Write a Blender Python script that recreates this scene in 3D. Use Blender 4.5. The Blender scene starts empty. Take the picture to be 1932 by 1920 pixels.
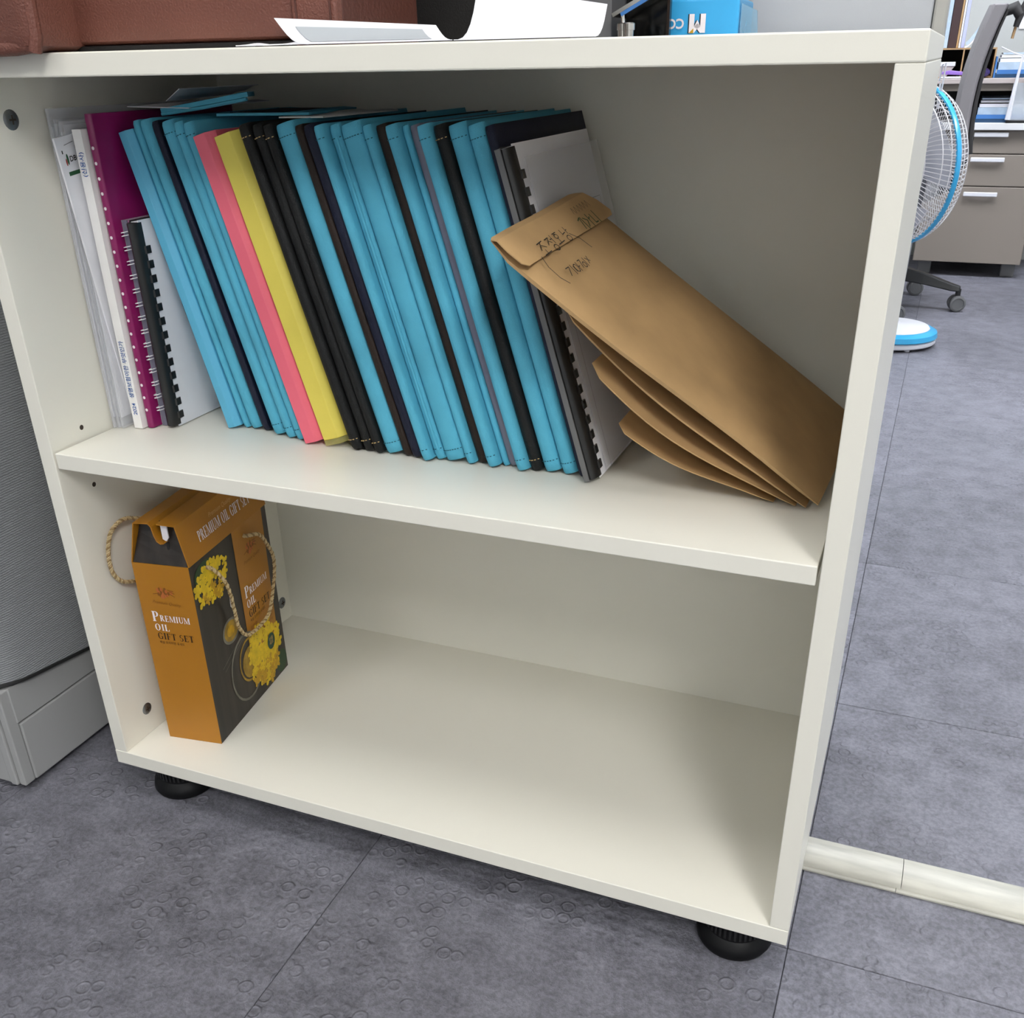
import bpy, bmesh, math, random
from mathutils import Vector, Matrix
random.seed(7)
sc = bpy.context.scene
col = sc.collection
R = math.radians

# ------------------------------------------------------------------ camera
cam_d = bpy.data.cameras.new('camera')
cam_d.sensor_fit = 'HORIZONTAL'; cam_d.sensor_width = 36.0
cam_d.lens = 1877.55 / 1932 * 36.0
cam_d.shift_y = (1128.34 - 960) / 1932
cam_d.clip_start = 0.02
cam = bpy.data.objects.new('camera', cam_d); col.objects.link(cam)
CX = ((0.92698383, -0.33750927, -0.16367183), (0.37467857, 0.81243376, 0.44672963), (-0.01780287, -0.47543547, 0.87957045))
M = Matrix.Identity(4)
for i in range(3):
    M[i][0] = CX[i][0]; M[i][1] = CX[i][2]; M[i][2] = -CX[i][1]
M.translation = (0.8236076, -0.7182599, 0.7949712)
cam.matrix_world = M
sc.camera = cam

# ------------------------------------------------------------------ world, exposure
w = bpy.data.worlds.new('world'); sc.world = w; w.use_nodes = True
w.node_tree.nodes['Background'].inputs[0].default_value = (0.9, 0.95, 1.0, 1)
w.node_tree.nodes['Background'].inputs[1].default_value = 0.05
sc.view_settings.view_transform = 'Standard'; sc.view_settings.look = 'None'
sc.view_settings.gamma = 1.0; sc.view_settings.use_curve_mapping = False
sc.view_settings.exposure = 0.0
LAMP_POWER = 26.0
# ceiling lamps: (x, y, size x, size y, relative strength) - built below as ceiling_light things
LAMPS = [(1.05, 2.5, 0.60, 1.2, 1.05), (2.6, 2.3, 0.6, 1.2, 1.0), (-1.0, 2.6, 0.6, 1.2, 1.0),
         (0.70, -0.42, 1.2, 0.60, 0.36), (-0.7, -2.2, 0.6, 1.2, 0.40), (2.0, -2.0, 0.6, 1.2, 1.28)]

# ------------------------------------------------------------------ materials
def srgb(r, g, b):
    f = lambda c: (c / 255) / 12.92 if c / 255 <= 0.04045 else ((c / 255 + 0.055) / 1.055) ** 2.4
    return (f(r), f(g), f(b), 1)
def nd(t, kind, **kw):
    n = t.nodes.new(kind)
    for k, v in kw.items(): setattr(n, k, v)
    return n
def mat(name, c, rough=0.5, metal=0.0, bump=None, var=None, coat=0.0, alpha=1.0, trans=0.0, emit=None, spec=0.5, aniso=None):
    """bump = (scale, strength); var = (scale, amount) of brightness mottling in object space"""
    m = bpy.data.materials.new(name); m.use_nodes = True
    t = m.node_tree; b = t.nodes['Principled BSDF']
    b.inputs['Base Color'].default_value = c
    b.inputs['Roughness'].default_value = rough; b.inputs['Metallic'].default_value = metal
    b.inputs['Coat Weight'].default_value = coat; b.inputs['Specular IOR Level'].default_value = spec
    if alpha < 1: b.inputs['Alpha'].default_value = alpha
    if trans: b.inputs['Transmission Weight'].default_value = trans
    if emit:
        b.inputs['Emission Color'].default_value = c; b.inputs['Emission Strength'].default_value = emit
    tc = nd(t, 'ShaderNodeTexCoord')
    src = tc.outputs['Object']
    if aniso:
        mp = nd(t, 'ShaderNodeMapping'); mp.inputs['Scale'].default_value = aniso
        t.links.new(src, mp.inputs[0]); src = mp.outputs[0]
    if bump:
        n = nd(t, 'ShaderNodeTexNoise'); n.inputs['Scale'].default_value = bump[0]; n.inputs['Detail'].default_value = 4
        t.links.new(src, n.inputs['Vector'])
        bp = nd(t, 'ShaderNodeBump'); bp.inputs['Strength'].default_value = bump[1]; bp.inputs['Distance'].default_value = 0.002
        t.links.new(n.outputs['Fac'], bp.inputs['Height']); t.links.new(bp.outputs[0], b.inputs['Normal'])
    if var:
        n = nd(t, 'ShaderNodeTexNoise'); n.inputs['Scale'].default_value = var[0]; n.inputs['Detail'].default_value = 5
        t.links.new(src, n.inputs['Vector'])
        mr = nd(t, 'ShaderNodeMapRange'); mr.inputs[1].default_value = 0.3; mr.inputs[2].default_value = 0.7
        mr.inputs[3].default_value = 1 - var[1]; mr.inputs[4].default_value = 1 + var[1]
        t.links.new(n.outputs['Fac'], mr.inputs[0])
        mx = nd(t, 'ShaderNodeMix', data_type='RGBA', blend_type='MULTIPLY'); mx.inputs[0].default_value = 1
        mx.inputs[6].default_value = c
        t.links.new(mr.outputs[0], mx.inputs[7]); t.links.new(mx.outputs[2], b.inputs['Base Color'])
    return m

MT = {}
MT['laminate'] = mat('cream laminate', (0.80, 0.775, 0.685, 1), 0.38, bump=(900, 0.03), var=(3, 0.015))
MT['teal'] = mat('teal cloth', (0.088, 0.42, 0.585, 1), 0.75, bump=(1800, 0.35), var=(14, 0.10))
MT['teal_dark'] = mat('teal thread', (0.01, 0.10, 0.14, 1), 0.8)
MT['black_cloth'] = mat('black leatherette', (0.006, 0.0065, 0.0065, 1), 0.55, spec=0.3, bump=(900, 0.3), var=(20, 0.2))
MT['navy'] = mat('navy leatherette', (0.007, 0.009, 0.026, 1), 0.55, spec=0.3, bump=(900, 0.3), var=(20, 0.2))
MT['brown'] = mat('dark brown leatherette', (0.020, 0.011, 0.007, 1), 0.55, spec=0.3, bump=(900, 0.3), var=(20, 0.2))
MT['thread'] = mat('tan thread', (0.55, 0.38, 0.16, 1), 0.7)
MT['paper'] = mat('white paper', (0.82, 0.82, 0.86, 1), 0.85, var=(30, 0.03))
MT['paper_warm'] = mat('cream paper', (0.86, 0.84, 0.82, 1), 0.85, var=(30, 0.03))
MT['cyan'] = mat('cyan board', (0.10, 0.42, 0.62, 1), 0.45, bump=(600, 0.08))
MT['pink'] = mat('pink board', (0.80, 0.14, 0.20, 1), 0.5, bump=(600, 0.1), var=(10, 0.04))
MT['yellow'] = mat('yellow board', (0.72, 0.60, 0.10, 1), 0.45, bump=(300, 0.1), var=(12, 0.05))
MT['plastic_black'] = mat('black plastic', (0.012, 0.012, 0.012, 1), 0.35, bump=(200, 0.05))
MT['grey_plastic'] = mat('grey plastic', (0.13, 0.13, 0.13, 1), 0.4, bump=(200, 0.05))
MT['magenta'] = mat('magenta plastic', (0.24, 0.008, 0.10, 1), 0.3, var=(25, 0.12))
MT['magenta_clear'] = mat('pale magenta plastic', (0.48, 0.20, 0.36, 1), 0.25, alpha=0.75)
MT['clear'] = mat('clear plastic sleeve', (0.85, 0.86, 0.90, 1), 0.12, alpha=0.28, bump=(40, 0.2))
MT['smoke'] = mat('smoky clear plastic', (0.20, 0.20, 0.26, 1), 0.15, alpha=0.75, bump=(60, 0.2))
MT['yellow_clear'] = mat('clear plastic over yellow', (0.55, 0.50, 0.16, 1), 0.15, alpha=0.45)
MT['wire'] = mat('white coated wire', (0.85, 0.85, 0.87, 1), 0.3, coat=0.4)
MT['kraft'] = mat('kraft paper', (0.46, 0.29, 0.13, 1), 0.75, bump=(60, 0.25), var=(22, 0.10))
MT['ink'] = mat('black ink', (0.012, 0.012, 0.012, 1), 0.6)
MT['ink_green'] = mat('dark green ink', (0.02, 0.05, 0.01, 1), 0.6)
MT['ink_blue'] = mat('blue ink', (0.015, 0.09, 0.32, 1), 0.6)
MT['ink_grey'] = mat('grey ink', (0.20, 0.20, 0.22, 1), 0.7)
MT['print_green'] = mat('green print', (0.02, 0.10, 0.04, 1), 0.6)
MT['print_red'] = mat('red print', (0.35, 0.03, 0.02, 1), 0.6)
MT['box_orange'] = mat('orange carton', (0.40, 0.165, 0.008, 1), 0.42, bump=(500, 0.06), var=(8, 0.05))
MT['box_wood'] = mat('dark wood print', (0.024, 0.018, 0.014, 1), 0.4, var=(60, 0.75), aniso=(1, 1, 0.05))
MT['box_white'] = mat('white carton', (0.78, 0.76, 0.80, 1), 0.5)
MT['print_white'] = mat('white print', (0.85, 0.78, 0.80, 1), 0.5)
MT['print_brown'] = mat('dark brown print', (0.035, 0.014, 0.003, 1), 0.5)
MT['print_tan'] = mat('tan print', (0.215, 0.075, 0.005, 1), 0.5)
MT['print_rose'] = mat('rose print', (0.46, 0.125, 0.028, 1), 0.5)
MT['print_pale'] = mat('pale print', (0.62, 0.36, 0.12, 1), 0.5)
MT['petal'] = mat('yellow petal print', (0.75, 0.52, 0.012, 1), 0.5, var=(120, 0.15))
MT['petal_deep'] = mat('amber petal print', (0.55, 0.31, 0.008, 1), 0.5, var=(120, 0.2))
MT['leaf'] = mat('leaf print', (0.02, 0.055, 0.018, 1), 0.5)
MT['oil'] = mat('oil print', (0.34, 0.20, 0.012, 1), 0.4, var=(90, 0.35))
MT['bowl'] = mat('glass bowl print', (0.16, 0.15, 0.12, 1), 0.4, var=(90, 0.3))
MT['badge'] = mat('badge print', (0.008, 0.055, 0.030, 1), 0.5)
MT['gold_rope'] = mat('gold braid', (0.62, 0.48, 0.26, 1), 0.35, metal=0.25, bump=(1500, 0.4))
MT['rope_shade'] = mat('gold braid painted shade', (0.32, 0.21, 0.09, 1), 0.45, metal=0.2)  # darker gold that paints shade between the rope strands
MT['steel'] = mat('zinc screw', (0.22, 0.23, 0.24, 1), 0.35, metal=0.9)
MT['chrome'] = mat('brushed steel', (0.55, 0.53, 0.50, 1), 0.25, metal=1.0)
MT['hole'] = mat('dark hole', (0.05, 0.035, 0.025, 1), 0.9)
MT['leather'] = mat('brown leather', (0.175, 0.062, 0.042, 1), 0.45, bump=(520, 0.55), var=(12, 0.12))
MT['leather_dark'] = mat('brown leather edge', (0.095, 0.030, 0.020, 1), 0.45, bump=(260, 0.4))
MT['black_fabric'] = mat('black fabric', (0.006, 0.005, 0.005, 1), 0.7, bump=(700, 0.3))
MT['acrylic_black'] = mat('glossy black', (0.004, 0.004, 0.004, 1), 0.12)
MT['window_film'] = mat('window film', (0.45, 0.48, 0.50, 1), 0.2)
MT['blue_wrap'] = mat('blue paper wrap', (0.040, 0.36, 0.70, 1), 0.35, bump=(25, 0.35), var=(12, 0.10))
MT['blue_film'] = mat('pale blue film', (0.25, 0.60, 0.85, 1), 0.15, alpha=0.55, bump=(30, 0.4))
MT['dark_grey'] = mat('dark grey board', (0.10, 0.10, 0.105, 1), 0.55)
MT['partition'] = mat('pale grey partition', (0.44, 0.455, 0.485, 1), 0.6, bump=(800, 0.06))
MT['partition_trim'] = mat('grey aluminium trim', (0.42, 0.41, 0.38, 1), 0.4, metal=0.3)
MT['fabric_grey'] = mat('grey fabric', (0.25, 0.257, 0.265, 1), 0.9, var=(5, 0.05))
MT['kick_grey'] = mat('grey kick panel', (0.36, 0.36, 0.355, 1), 0.45, bump=(300, 0.05))
MT['wall'] = mat('painted wall', (0.72, 0.74, 0.73, 1), 0.8, bump=(200, 0.05))
MT['wall_back'] = mat('grey painted wall', (0.47, 0.48, 0.46, 1), 0.8, bump=(200, 0.05))
MT['ceiling'] = mat('ceiling board', (0.80, 0.80, 0.80, 1), 0.9, bump=(150, 0.2))
MT['lamp'] = mat('lamp diffuser', (1.0, 0.995, 0.985, 1), 0.5, emit=LAMP_POWER)
MT['taupe'] = mat('taupe steel', (0.225, 0.192, 0.162, 1), 0.45, bump=(300, 0.04))
MT['desk_white'] = mat('white desk edge', (0.66, 0.66, 0.66, 1), 0.4)
MT['shelf_tan'] = mat('pinkish grey board', (0.44, 0.38, 0.36, 1), 0.5)
MT['shade_in'] = mat('painted shade and dark filling', (0.035, 0.035, 0.035, 1), 0.7)  # near-black paints the shade inside hutch and carton; also fills the smoky file
MT['handle'] = mat('white handle', (0.68, 0.68, 0.71, 1), 0.3)
MT['chair_grey'] = mat('grey chair shell', (0.23, 0.215, 0.22, 1), 0.5)
MT['chair_dark'] = mat('dark chair mesh', (0.030, 0.028, 0.028, 1), 0.7)
MT['caster_grey'] = mat('grey caster tread', (0.12, 0.12, 0.12, 1), 0.45)
MT['fan_blue'] = mat('turquoise plastic', (0.025, 0.34, 0.62, 1), 0.3, coat=0.3)
MT['fan_white'] = mat('white fan wire', (0.62, 0.60, 0.60, 1), 0.35)
MT['fan_plastic'] = mat('white plastic', (0.68, 0.68, 0.71, 1), 0.3)
MT['fan_blade'] = mat('translucent fan blade', (0.62, 0.62, 0.66, 1), 0.25, alpha=0.55)
MT['fan_motor'] = mat('grey motor shell', (0.14, 0.14, 0.15, 1), 0.35)
MT['pole'] = mat('grey pole', (0.36, 0.37, 0.39, 1), 0.3, metal=0.6)
MT['duct'] = mat('scuffed ivory duct', (0.50, 0.485, 0.42, 1), 0.45, var=(70, 0.20), aniso=(0.16, 1, 1))
MT['purple'] = mat('purple plastic', (0.035, 0.020, 0.10, 1), 0.25, var=(60, 0.5))
MT['violet'] = mat('violet plastic', (0.30, 0.16, 0.55, 1), 0.35)
MT['file_blue'] = mat('blue tray', (0.045, 0.16, 0.42, 1), 0.35)
MT['file_navy'] = mat('deep blue tray', (0.008, 0.045, 0.11, 1), 0.4)
MT['file_pale'] = mat('pale blue paper', (0.42, 0.52, 0.62, 1), 0.7, var=(40, 0.1))
MT['card'] = mat('corrugated board', (0.40, 0.25, 0.12, 1), 0.8, bump=(200, 0.2))
MT['binder_brown'] = mat('maroon binder', (0.045, 0.022, 0.022, 1), 0.5)
MT['hilite'] = mat('neon yellow', (0.80, 0.85, 0.02, 1), 0.4)
MT['lilac'] = mat('lilac folder', (0.45, 0.47, 0.75, 1), 0.4)
MT['clear_case'] = mat('clear case', (0.72, 0.76, 0.80, 1), 0.1, alpha=0.35)
MT['rubber'] = mat('black rubber', (0.003, 0.003, 0.0035, 1), 0.5, spec=0.25)
MT['subfloor'] = mat('joint dark', (0.075, 0.074, 0.085, 1), 0.9)

def fabric_weave(m):
    t = m.node_tree; b = t.nodes['Principled BSDF']
    tc = nd(t, 'ShaderNodeTexCoord')
    wv = nd(t, 'ShaderNodeTexWave', wave_type='BANDS', bands_direction='Z'); wv.inputs['Scale'].default_value = 110
    wv.inputs['Distortion'].default_value = 3; wv.inputs['Detail'].default_value = 2; wv.inputs['Detail Scale'].default_value = 3
    t.links.new(tc.outputs['Object'], wv.inputs['Vector'])
    bp = nd(t, 'ShaderNodeBump'); bp.inputs['Strength'].default_value = 0.5; bp.inputs['Distance'].default_value = 0.001
    t.links.new(wv.outputs['Fac'], bp.inputs['Height']); t.links.new(bp.outputs[0], b.inputs['Normal'])
fabric_weave(MT['fabric_grey'])

def floor_material():
    m = bpy.data.materials.new('embossed slate vinyl'); m.use_nodes = True
    t = m.node_tree; b = t.nodes['Principled BSDF']; L = t.links.new
    tc = nd(t, 'ShaderNodeTexCoord'); oi = nd(t, 'ShaderNodeObjectInfo')
    sc_ = nd(t, 'ShaderNodeVectorMath', operation='SCALE'); sc_.inputs[3].default_value = 37.0
    cb = nd(t, 'ShaderNodeCombineXYZ'); L(oi.outputs['Random'], cb.inputs[0]); L(oi.outputs['Random'], cb.inputs[1])
    L(cb.outputs[0], sc_.inputs[0])
    ad = nd(t, 'ShaderNodeVectorMath', operation='ADD'); L(tc.outputs['Object'], ad.inputs[0]); L(sc_.outputs[0], ad.inputs[1])
    V = ad.outputs[0]
    def noise(s, d=6, r=0.6):
        n = nd(t, 'ShaderNodeTexNoise'); n.inputs['Scale'].default_value = s; n.inputs['Detail'].default_value = d
        n.inputs['Roughness'].default_value = r; L(V, n.inputs['Vector']); return n.outputs['Fac']
    def ramp(x, a, c, lo=0.0, hi=1.0):
        n = nd(t, 'ShaderNodeMapRange'); n.interpolation_type = 'SMOOTHSTEP'
        n.inputs[1].default_value = a; n.inputs[2].default_value = c; n.inputs[3].default_value = lo; n.inputs[4].default_value = hi
        L(x, n.inputs[0]); return n.outputs[0]
    def math_(op, a, c):
        n = nd(t, 'ShaderNodeMath', operation=op)
        for i, x in enumerate((a, c)):
            if isinstance(x, (int, float)): n.inputs[i].default_value = x
            else: L(x, n.inputs[i])
        return n.outputs[0]
    big = noise(4.5, 4); mid = noise(22, 8, 0.65); fine = noise(160, 6, 0.7)
    # colour
    v = math_('ADD', math_('MULTIPLY', ramp(big, 0.3, 0.7, -1, 1), 0.12), math_('MULTIPLY', ramp(mid, 0.3, 0.7, -1, 1), 0.22))
    v = math_('ADD', math_('ADD', v, math_('MULTIPLY', ramp(fine, 0.35, 0.65, -1, 1), 0.24)), 1.0)
    v = math_('MULTIPLY', v, ramp(oi.outputs['Random'], 0, 1, 0.99, 1.08))
    mx = nd(t, 'ShaderNodeMix', data_type='RGBA', blend_type='MULTIPLY'); mx.inputs[0].default_value = 1
    mx.inputs[6].default_value = (0.160, 0.158, 0.184, 1); L(v, mx.inputs[7]); L(mx.outputs[2], b.inputs['Base Color'])
    # embossed rings in patches
    vo = nd(t, 'ShaderNodeTexVoronoi'); vo.inputs['Scale'].default_value = 50; vo.inputs['Randomness'].default_value = 0.55
    L(V, vo.inputs['Vector'])
    d1 = vo.outputs['Distance']
    ring = math_('MULTIPLY', ramp(d1, 0.26, 0.36), ramp(d1, 0.36, 0.46, 1, 0))
    mask1 = ramp(noise(6.0, 2), 0.45, 0.54)
    ring = math_('MULTIPLY', ring, mask1)
    vo2 = nd(t, 'ShaderNodeTexVoronoi'); vo2.inputs['Scale'].default_value = 75; vo2.inputs['Randomness'].default_value = 0.5
    L(V, vo2.inputs['Vector'])
    mask2 = ramp(noise(5.0, 2), 0.47, 0.40)
    cell = math_('MULTIPLY', ramp(vo2.outputs['Distance'], 0.15, 0.5), math_('MULTIPLY', ramp(noise(5.1, 2), 0.49, 0.42), 0.8))
    h = math_('ADD', math_('MULTIPLY', ring, 0.70), math_('MULTIPLY', cell, 0.8))
    h = math_('ADD', h, math_('MULTIPLY', mid, 1.3)); h = math_('ADD', h, math_('MULTIPLY', fine, 1.3))
    bp = nd(t, 'ShaderNodeBump'); bp.inputs['Strength'].default_value = 0.9; bp.inputs['Distance'].default_value = 0.0019
    L(h, bp.inputs['Height']); L(bp.outputs[0], b.inputs['Normal'])
    L(ramp(fine, 0.2, 0.8, 0.36, 0.56), b.inputs['Roughness'])
    b.inputs['Specular IOR Level'].default_value = 0.5
    return m
MT['floor'] = floor_material()

# ------------------------------------------------------------------ builders
WL = {}
def empty(name, loc, label=None, cat=None, group=None):
    o = bpy.data.objects.new(name, None); col.objects.link(o); o.location = loc; o.empty_display_size = 0.05
    WL[o] = Vector(loc)
    if label: tag(o, label, cat, group)
    return o
def tag(o, label=None, cat=None, group=None, kind=None):
    if label: o['label'] = label
    if cat: o['category'] = cat
    if group: o['group'] = group
    if kind: o['kind'] = kind
    return o

class MB:
    def __init__(s): s.v = []; s.f = []
    def add(s, vs, fs, T=None):
        n = len(s.v)
        for p in vs:
            p = Vector(p); s.v.append(T @ p if T else p)
        for f in fs: s.f.append([i + n for i in f])
        return s
    def box(s, lo, hi, T=None):
        x0, y0, z0 = lo; x1, y1, z1 = hi
        return s.add([(x0,y0,z0),(x1,y0,z0),(x1,y1,z0),(x0,y1,z0),(x0,y0,z1),(x1,y0,z1),(x1,y1,z1),(x0,y1,z1)],
                     [(0,3,2,1),(4,5,6,7),(0,1,5,4),(1,2,6,5),(2,3,7,6),(3,0,4,7)], T)
    def prism(s, poly, h0, h1, T=None):
        """poly in local xy, extruded in local z"""
        n = len(poly)
        vs = [(x, y, h0) for x, y in poly] + [(x, y, h1) for x, y in poly]
        fs = [tuple(range(n))[::-1], tuple(range(n, 2*n))] + [(i, (i+1) % n, n+(i+1) % n, n+i) for i in range(n)]
        return s.add(vs, fs, T)
    def loft(s, rings, T=None, cap=True, closed=True):
        n = len(rings[0]); vs = [p for r in rings for p in r]; fs = []
        for k in range(len(rings)-1):
            for i in range(n if closed else n-1):
                j = (i+1) % n
                fs.append((k*n+i, k*n+j, (k+1)*n+j, (k+1)*n+i))
        if cap and closed:
            fs.append(tuple(range(n))[::-1]); fs.append(tuple(range((len(rings)-1)*n, len(rings)*n)))
        return s.add(vs, fs, T)
    def lathe(s, prof, n=24, T=None, cap=True):
        rings = [[(r*math.cos(2*math.pi*i/n), r*math.sin(2*math.pi*i/n), z) for i in range(n)] for r, z in prof]
        return s.loft(rings, T, cap=cap)
    def tube(s, pts, r, n=8, T=None, closed=False):
        pts = [Vector(p) for p in pts]; m = len(pts); rings = []
        up = None
        for i, p in enumerate(pts):
            a = pts[(i-1) % m] if (closed or i > 0) else p
            c = pts[(i+1) % m] if (closed or i < m-1) else p
            d = (c - a).normalized()
            if up is None:
                up = d.orthogonal().normalized()
            else:
                up = (up - d * up.dot(d))
                up = up.normalized() if up.length > 1e-6 else d.orthogonal().normalized()
            q = d.cross(up); rr = r[i] if isinstance(r, (list, tuple)) else r
            rings.append([p + (up*math.cos(2*math.pi*k/n) + q*math.sin(2*math.pi*k/n))*rr for k in range(n)])
        if closed: rings.append(rings[0])
        return s.loft(rings, T, cap=not closed)
    def sheet(s, grid, th, T=None):
        """grid[i][j] points -> solid sheet of thickness th"""
        ni, nj = len(grid), len(grid[0]); G = [[Vector(p) for p in r] for r in grid]
        top, bot = [], []
        for i in range(ni):
            for j in range(nj):
                a = G[min(i+1, ni-1)][j] - G[max(i-1, 0)][j]; c = G[i][min(j+1, nj-1)] - G[i][max(j-1, 0)]
                nrm = a.cross(c).normalized()
                top.append(G[i][j] + nrm*th/2); bot.append(G[i][j] - nrm*th/2)
        N = ni*nj; fs = []
        for i in range(ni-1):
            for j in range(nj-1):
                q = (i*nj+j, (i+1)*nj+j, (i+1)*nj+j+1, i*nj+j+1)
                fs.append(q); fs.append(tuple(N+k for k in q[::-1]))
        edge = [(i, 0) for i in range(ni)] + [(ni-1, j) for j in range(1, nj)] + [(i, nj-1) for i in range(ni-2, -1, -1)] + [(0, j) for j in range(nj-2, 0, -1)]
        E = [i*nj+j for i, j in edge]
        for k in range(len(E)):
            a, c = E[k], E[(k+1) % len(E)]
            fs.append((c, a, N+a, N+c))
        return s.add(top+bot, fs, T)
    def build(s, name, m, parent=None, loc=None, smooth=False, bevel=0.0, seg=2, auto=35):
        base = WL[parent] if parent else (Vector(loc) if loc is not None else Vector((0, 0, 0)))
        me = bpy.data.meshes.new(name); me.from_pydata([tuple(p - base) for p in s.v], [], s.f)
        bm = bmesh.new(); bm.from_mesh(me); bmesh.ops.recalc_face_normals(bm, faces=bm.faces)
        if smooth:
            for f in bm.faces: f.smooth = True
            for e in bm.edges:
                if len(e.link_faces) == 2 and e.calc_face_angle(0) > R(auto): e.smooth = False
        bm.to_mesh(me); bm.free()
        if m: me.materials.append(MT[m] if isinstance(m, str) else m)
        o = bpy.data.objects.new(name, me); col.objects.link(o)
        if parent: o.parent = parent; WL[o] = WL[parent]
        else: o.location = base; WL[o] = base
        if bevel:
            b = o.modifiers.new('bevel', 'BEVEL'); b.width = bevel; b.segments = seg; b.limit_method = 'ANGLE'; b.angle_limit = R(40)
            for p in me.polygons: p.use_smooth = False
        return o

def frame(o, x, y):
    """matrix with origin o, x axis x, y axis y (orthonormalised)"""
    x = Vector(x).normalized(); z = x.cross(Vector(y)).normalized(); y = z.cross(x)
    T = Matrix.Identity(4)
    for i in range(3): T[i][0], T[i][1], T[i][2], T[i][3] = x[i], y[i], z[i], o[i]
    return T

def text_mb(body, size, T, sx=1.0, th=0.0002, shear=0.0, spacing=1.0, bold=0.0, align='LEFT'):
    """flat lettering in the local xy plane of T, thin solid"""
    c = bpy.data.curves.new('txt', 'FONT'); c.body = body; c.size = size; c.shear = shear; c.space_character = spacing
    c.offset = bold; c.align_x = align; c.resolution_u = 3
    o = bpy.data.objects.new('txt', c); col.objects.link(o)
    me = o.to_mesh()
    vs = [(v.co.x*sx, v.co.y, th) for v in me.vertices]; fs = [tuple(p.vertices) for p in me.polygons]
    mb = MB().add(vs, fs, T)
    o.to_mesh_clear(); bpy.data.objects.remove(o); bpy.data.curves.remove(c)
    return mb

# small serif capitals drawn from strokes: thick stems, thin hairlines, slab serifs
def serif(word, size, T, th=0.0002, mb=None, gap=0.10, sx=1.0):
    mb = mb or MB(); K, H_ = 0.20, 0.065
    def rect(x0, y0, x1, y1): return [(x0, y0), (x1, y0), (x1, y1), (x0, y1)]
    def stem(x, y0=0.0, y1=1.0, k=K): return [rect(x, y0, x+k, y1), rect(x-0.06, y0, x+k+0.06, y0+H_), rect(x-0.06, y1-H_, x+k+0.06, y1)]
    def dia(xa, ya, xb, yb, k): return [(xa, ya), (xa+k, ya), (xb+k, yb), (xb, yb)]
    def bow(cx, cy, rx, ry, a0, a1, thick=K, thin=H_, n=10):
        out = []
        for i in range(n):
            q = []
            for a in (a0+(a1-a0)*i/n, a0+(a1-a0)*(i+1)/n):
                c_, s_ = math.cos(R(a)), math.sin(R(a)); k = thin + (thick-thin)*abs(c_)
                q.append(((cx+rx*c_, cy+ry*s_), (cx+(rx-k)*c_, cy+(ry-min(k, thin*1.2))*s_)))
            out.append([q[0][0], q[1][0], q[1][1], q[0][1]])
        return out
    G = {
     'P': (0.66, stem(0.08) + [rect(0.2, 0.94, 0.38, 1.0), rect(0.2, 0.46, 0.38, 0.52)] + bow(0.36, 0.73, 0.29, 0.27, -90, 90)),
     'R': (0.78, stem(0.08) + [rect(0.2, 0.94, 0.38, 1.0), rect(0.2, 0.48, 0.38, 0.54)] + bow(0.36, 0.74, 0.27, 0.26, -90, 90) + [dia(0.58, 0.0, 0.30, 0.50, K), rect(0.56, 0, 0.80, H_)]),
     'E': (0.70, stem(0.08) + [rect(0.2, 0, 0.66, H_), rect(0.2, 0.945, 0.62, 1), rect(0.2, 0.48, 0.5, 0.53), rect(0.61, 0, 0.66, 0.24), rect(0.57, 0.8, 0.62, 1), rect(0.46, 0.4, 0.5, 0.62)]),
     'F': (0.66, stem(0.08) + [rect(0.2, 0.945, 0.62, 1), rect(0.2, 0.48, 0.5, 0.53), rect(0.57, 0.78, 0.62, 1), rect(0.46, 0.4, 0.5, 0.62)]),
     'L': (0.66, stem(0.08) + [rect(0.2, 0, 0.64, H_), rect(0.59, 0, 0.64, 0.28)]),
     'I': (0.36, stem(0.09)),
     'T': (0.72, stem(0.28) + [rect(0.04, 0.945, 0.69, 1), rect(0.04, 0.76, 0.09, 1), rect(0.64, 0.76, 0.69, 1)]),
     'M': (1.04, stem(0.07, k=0.07) + stem(0.78) + [dia(0.44, 0.02, 0.08, 1, 0.15), dia(0.44, 0.02, 0.80, 1, 0.07)]),
     'U': (0.82, [rect(0.1, 0.3, 0.27, 1), rect(0.03, 0.945, 0.34, 1), rect(0.64, 0.3, 0.71, 1), rect(0.56, 0.945, 0.79, 1)] + bow(0.405, 0.32, 0.305, 0.33, 180, 360, thick=0.14)),
     'O': (0.86, bow(0.42, 0.5, 0.38, 0.52, 0, 360, n=20)),
     'G': (0.86, bow(0.44, 0.5, 0.40, 0.52, 42, 318, n=16) + [rect(0.62, 0.04, 0.78, 0.42), rect(0.54, 0.40, 0.86, 0.45), rect(0.70, 0.72, 0.75, 0.97)]),
     'S': (0.62, bow(0.31, 0.74, 0.25, 0.27, 60, 262, thick=0.15) + bow(0.31, 0.26, 0.27, 0.27, -118, 85, thick=0.15) + [rect(0.48, 0.74, 0.52, 0.98), rect(0.07, 0.02, 0.11, 0.26)]),
     ' ': (0.34, [])}
    x = 0.0
    for ch in word:
        wd, ps = G[ch]
        for p in ps:
            n = len(p); mb.add([((px+x)*size*sx, py*size, th) for px, py in p], [tuple(range(n))], T)
        x += wd + gap
    return mb, x*size*sx

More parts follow.
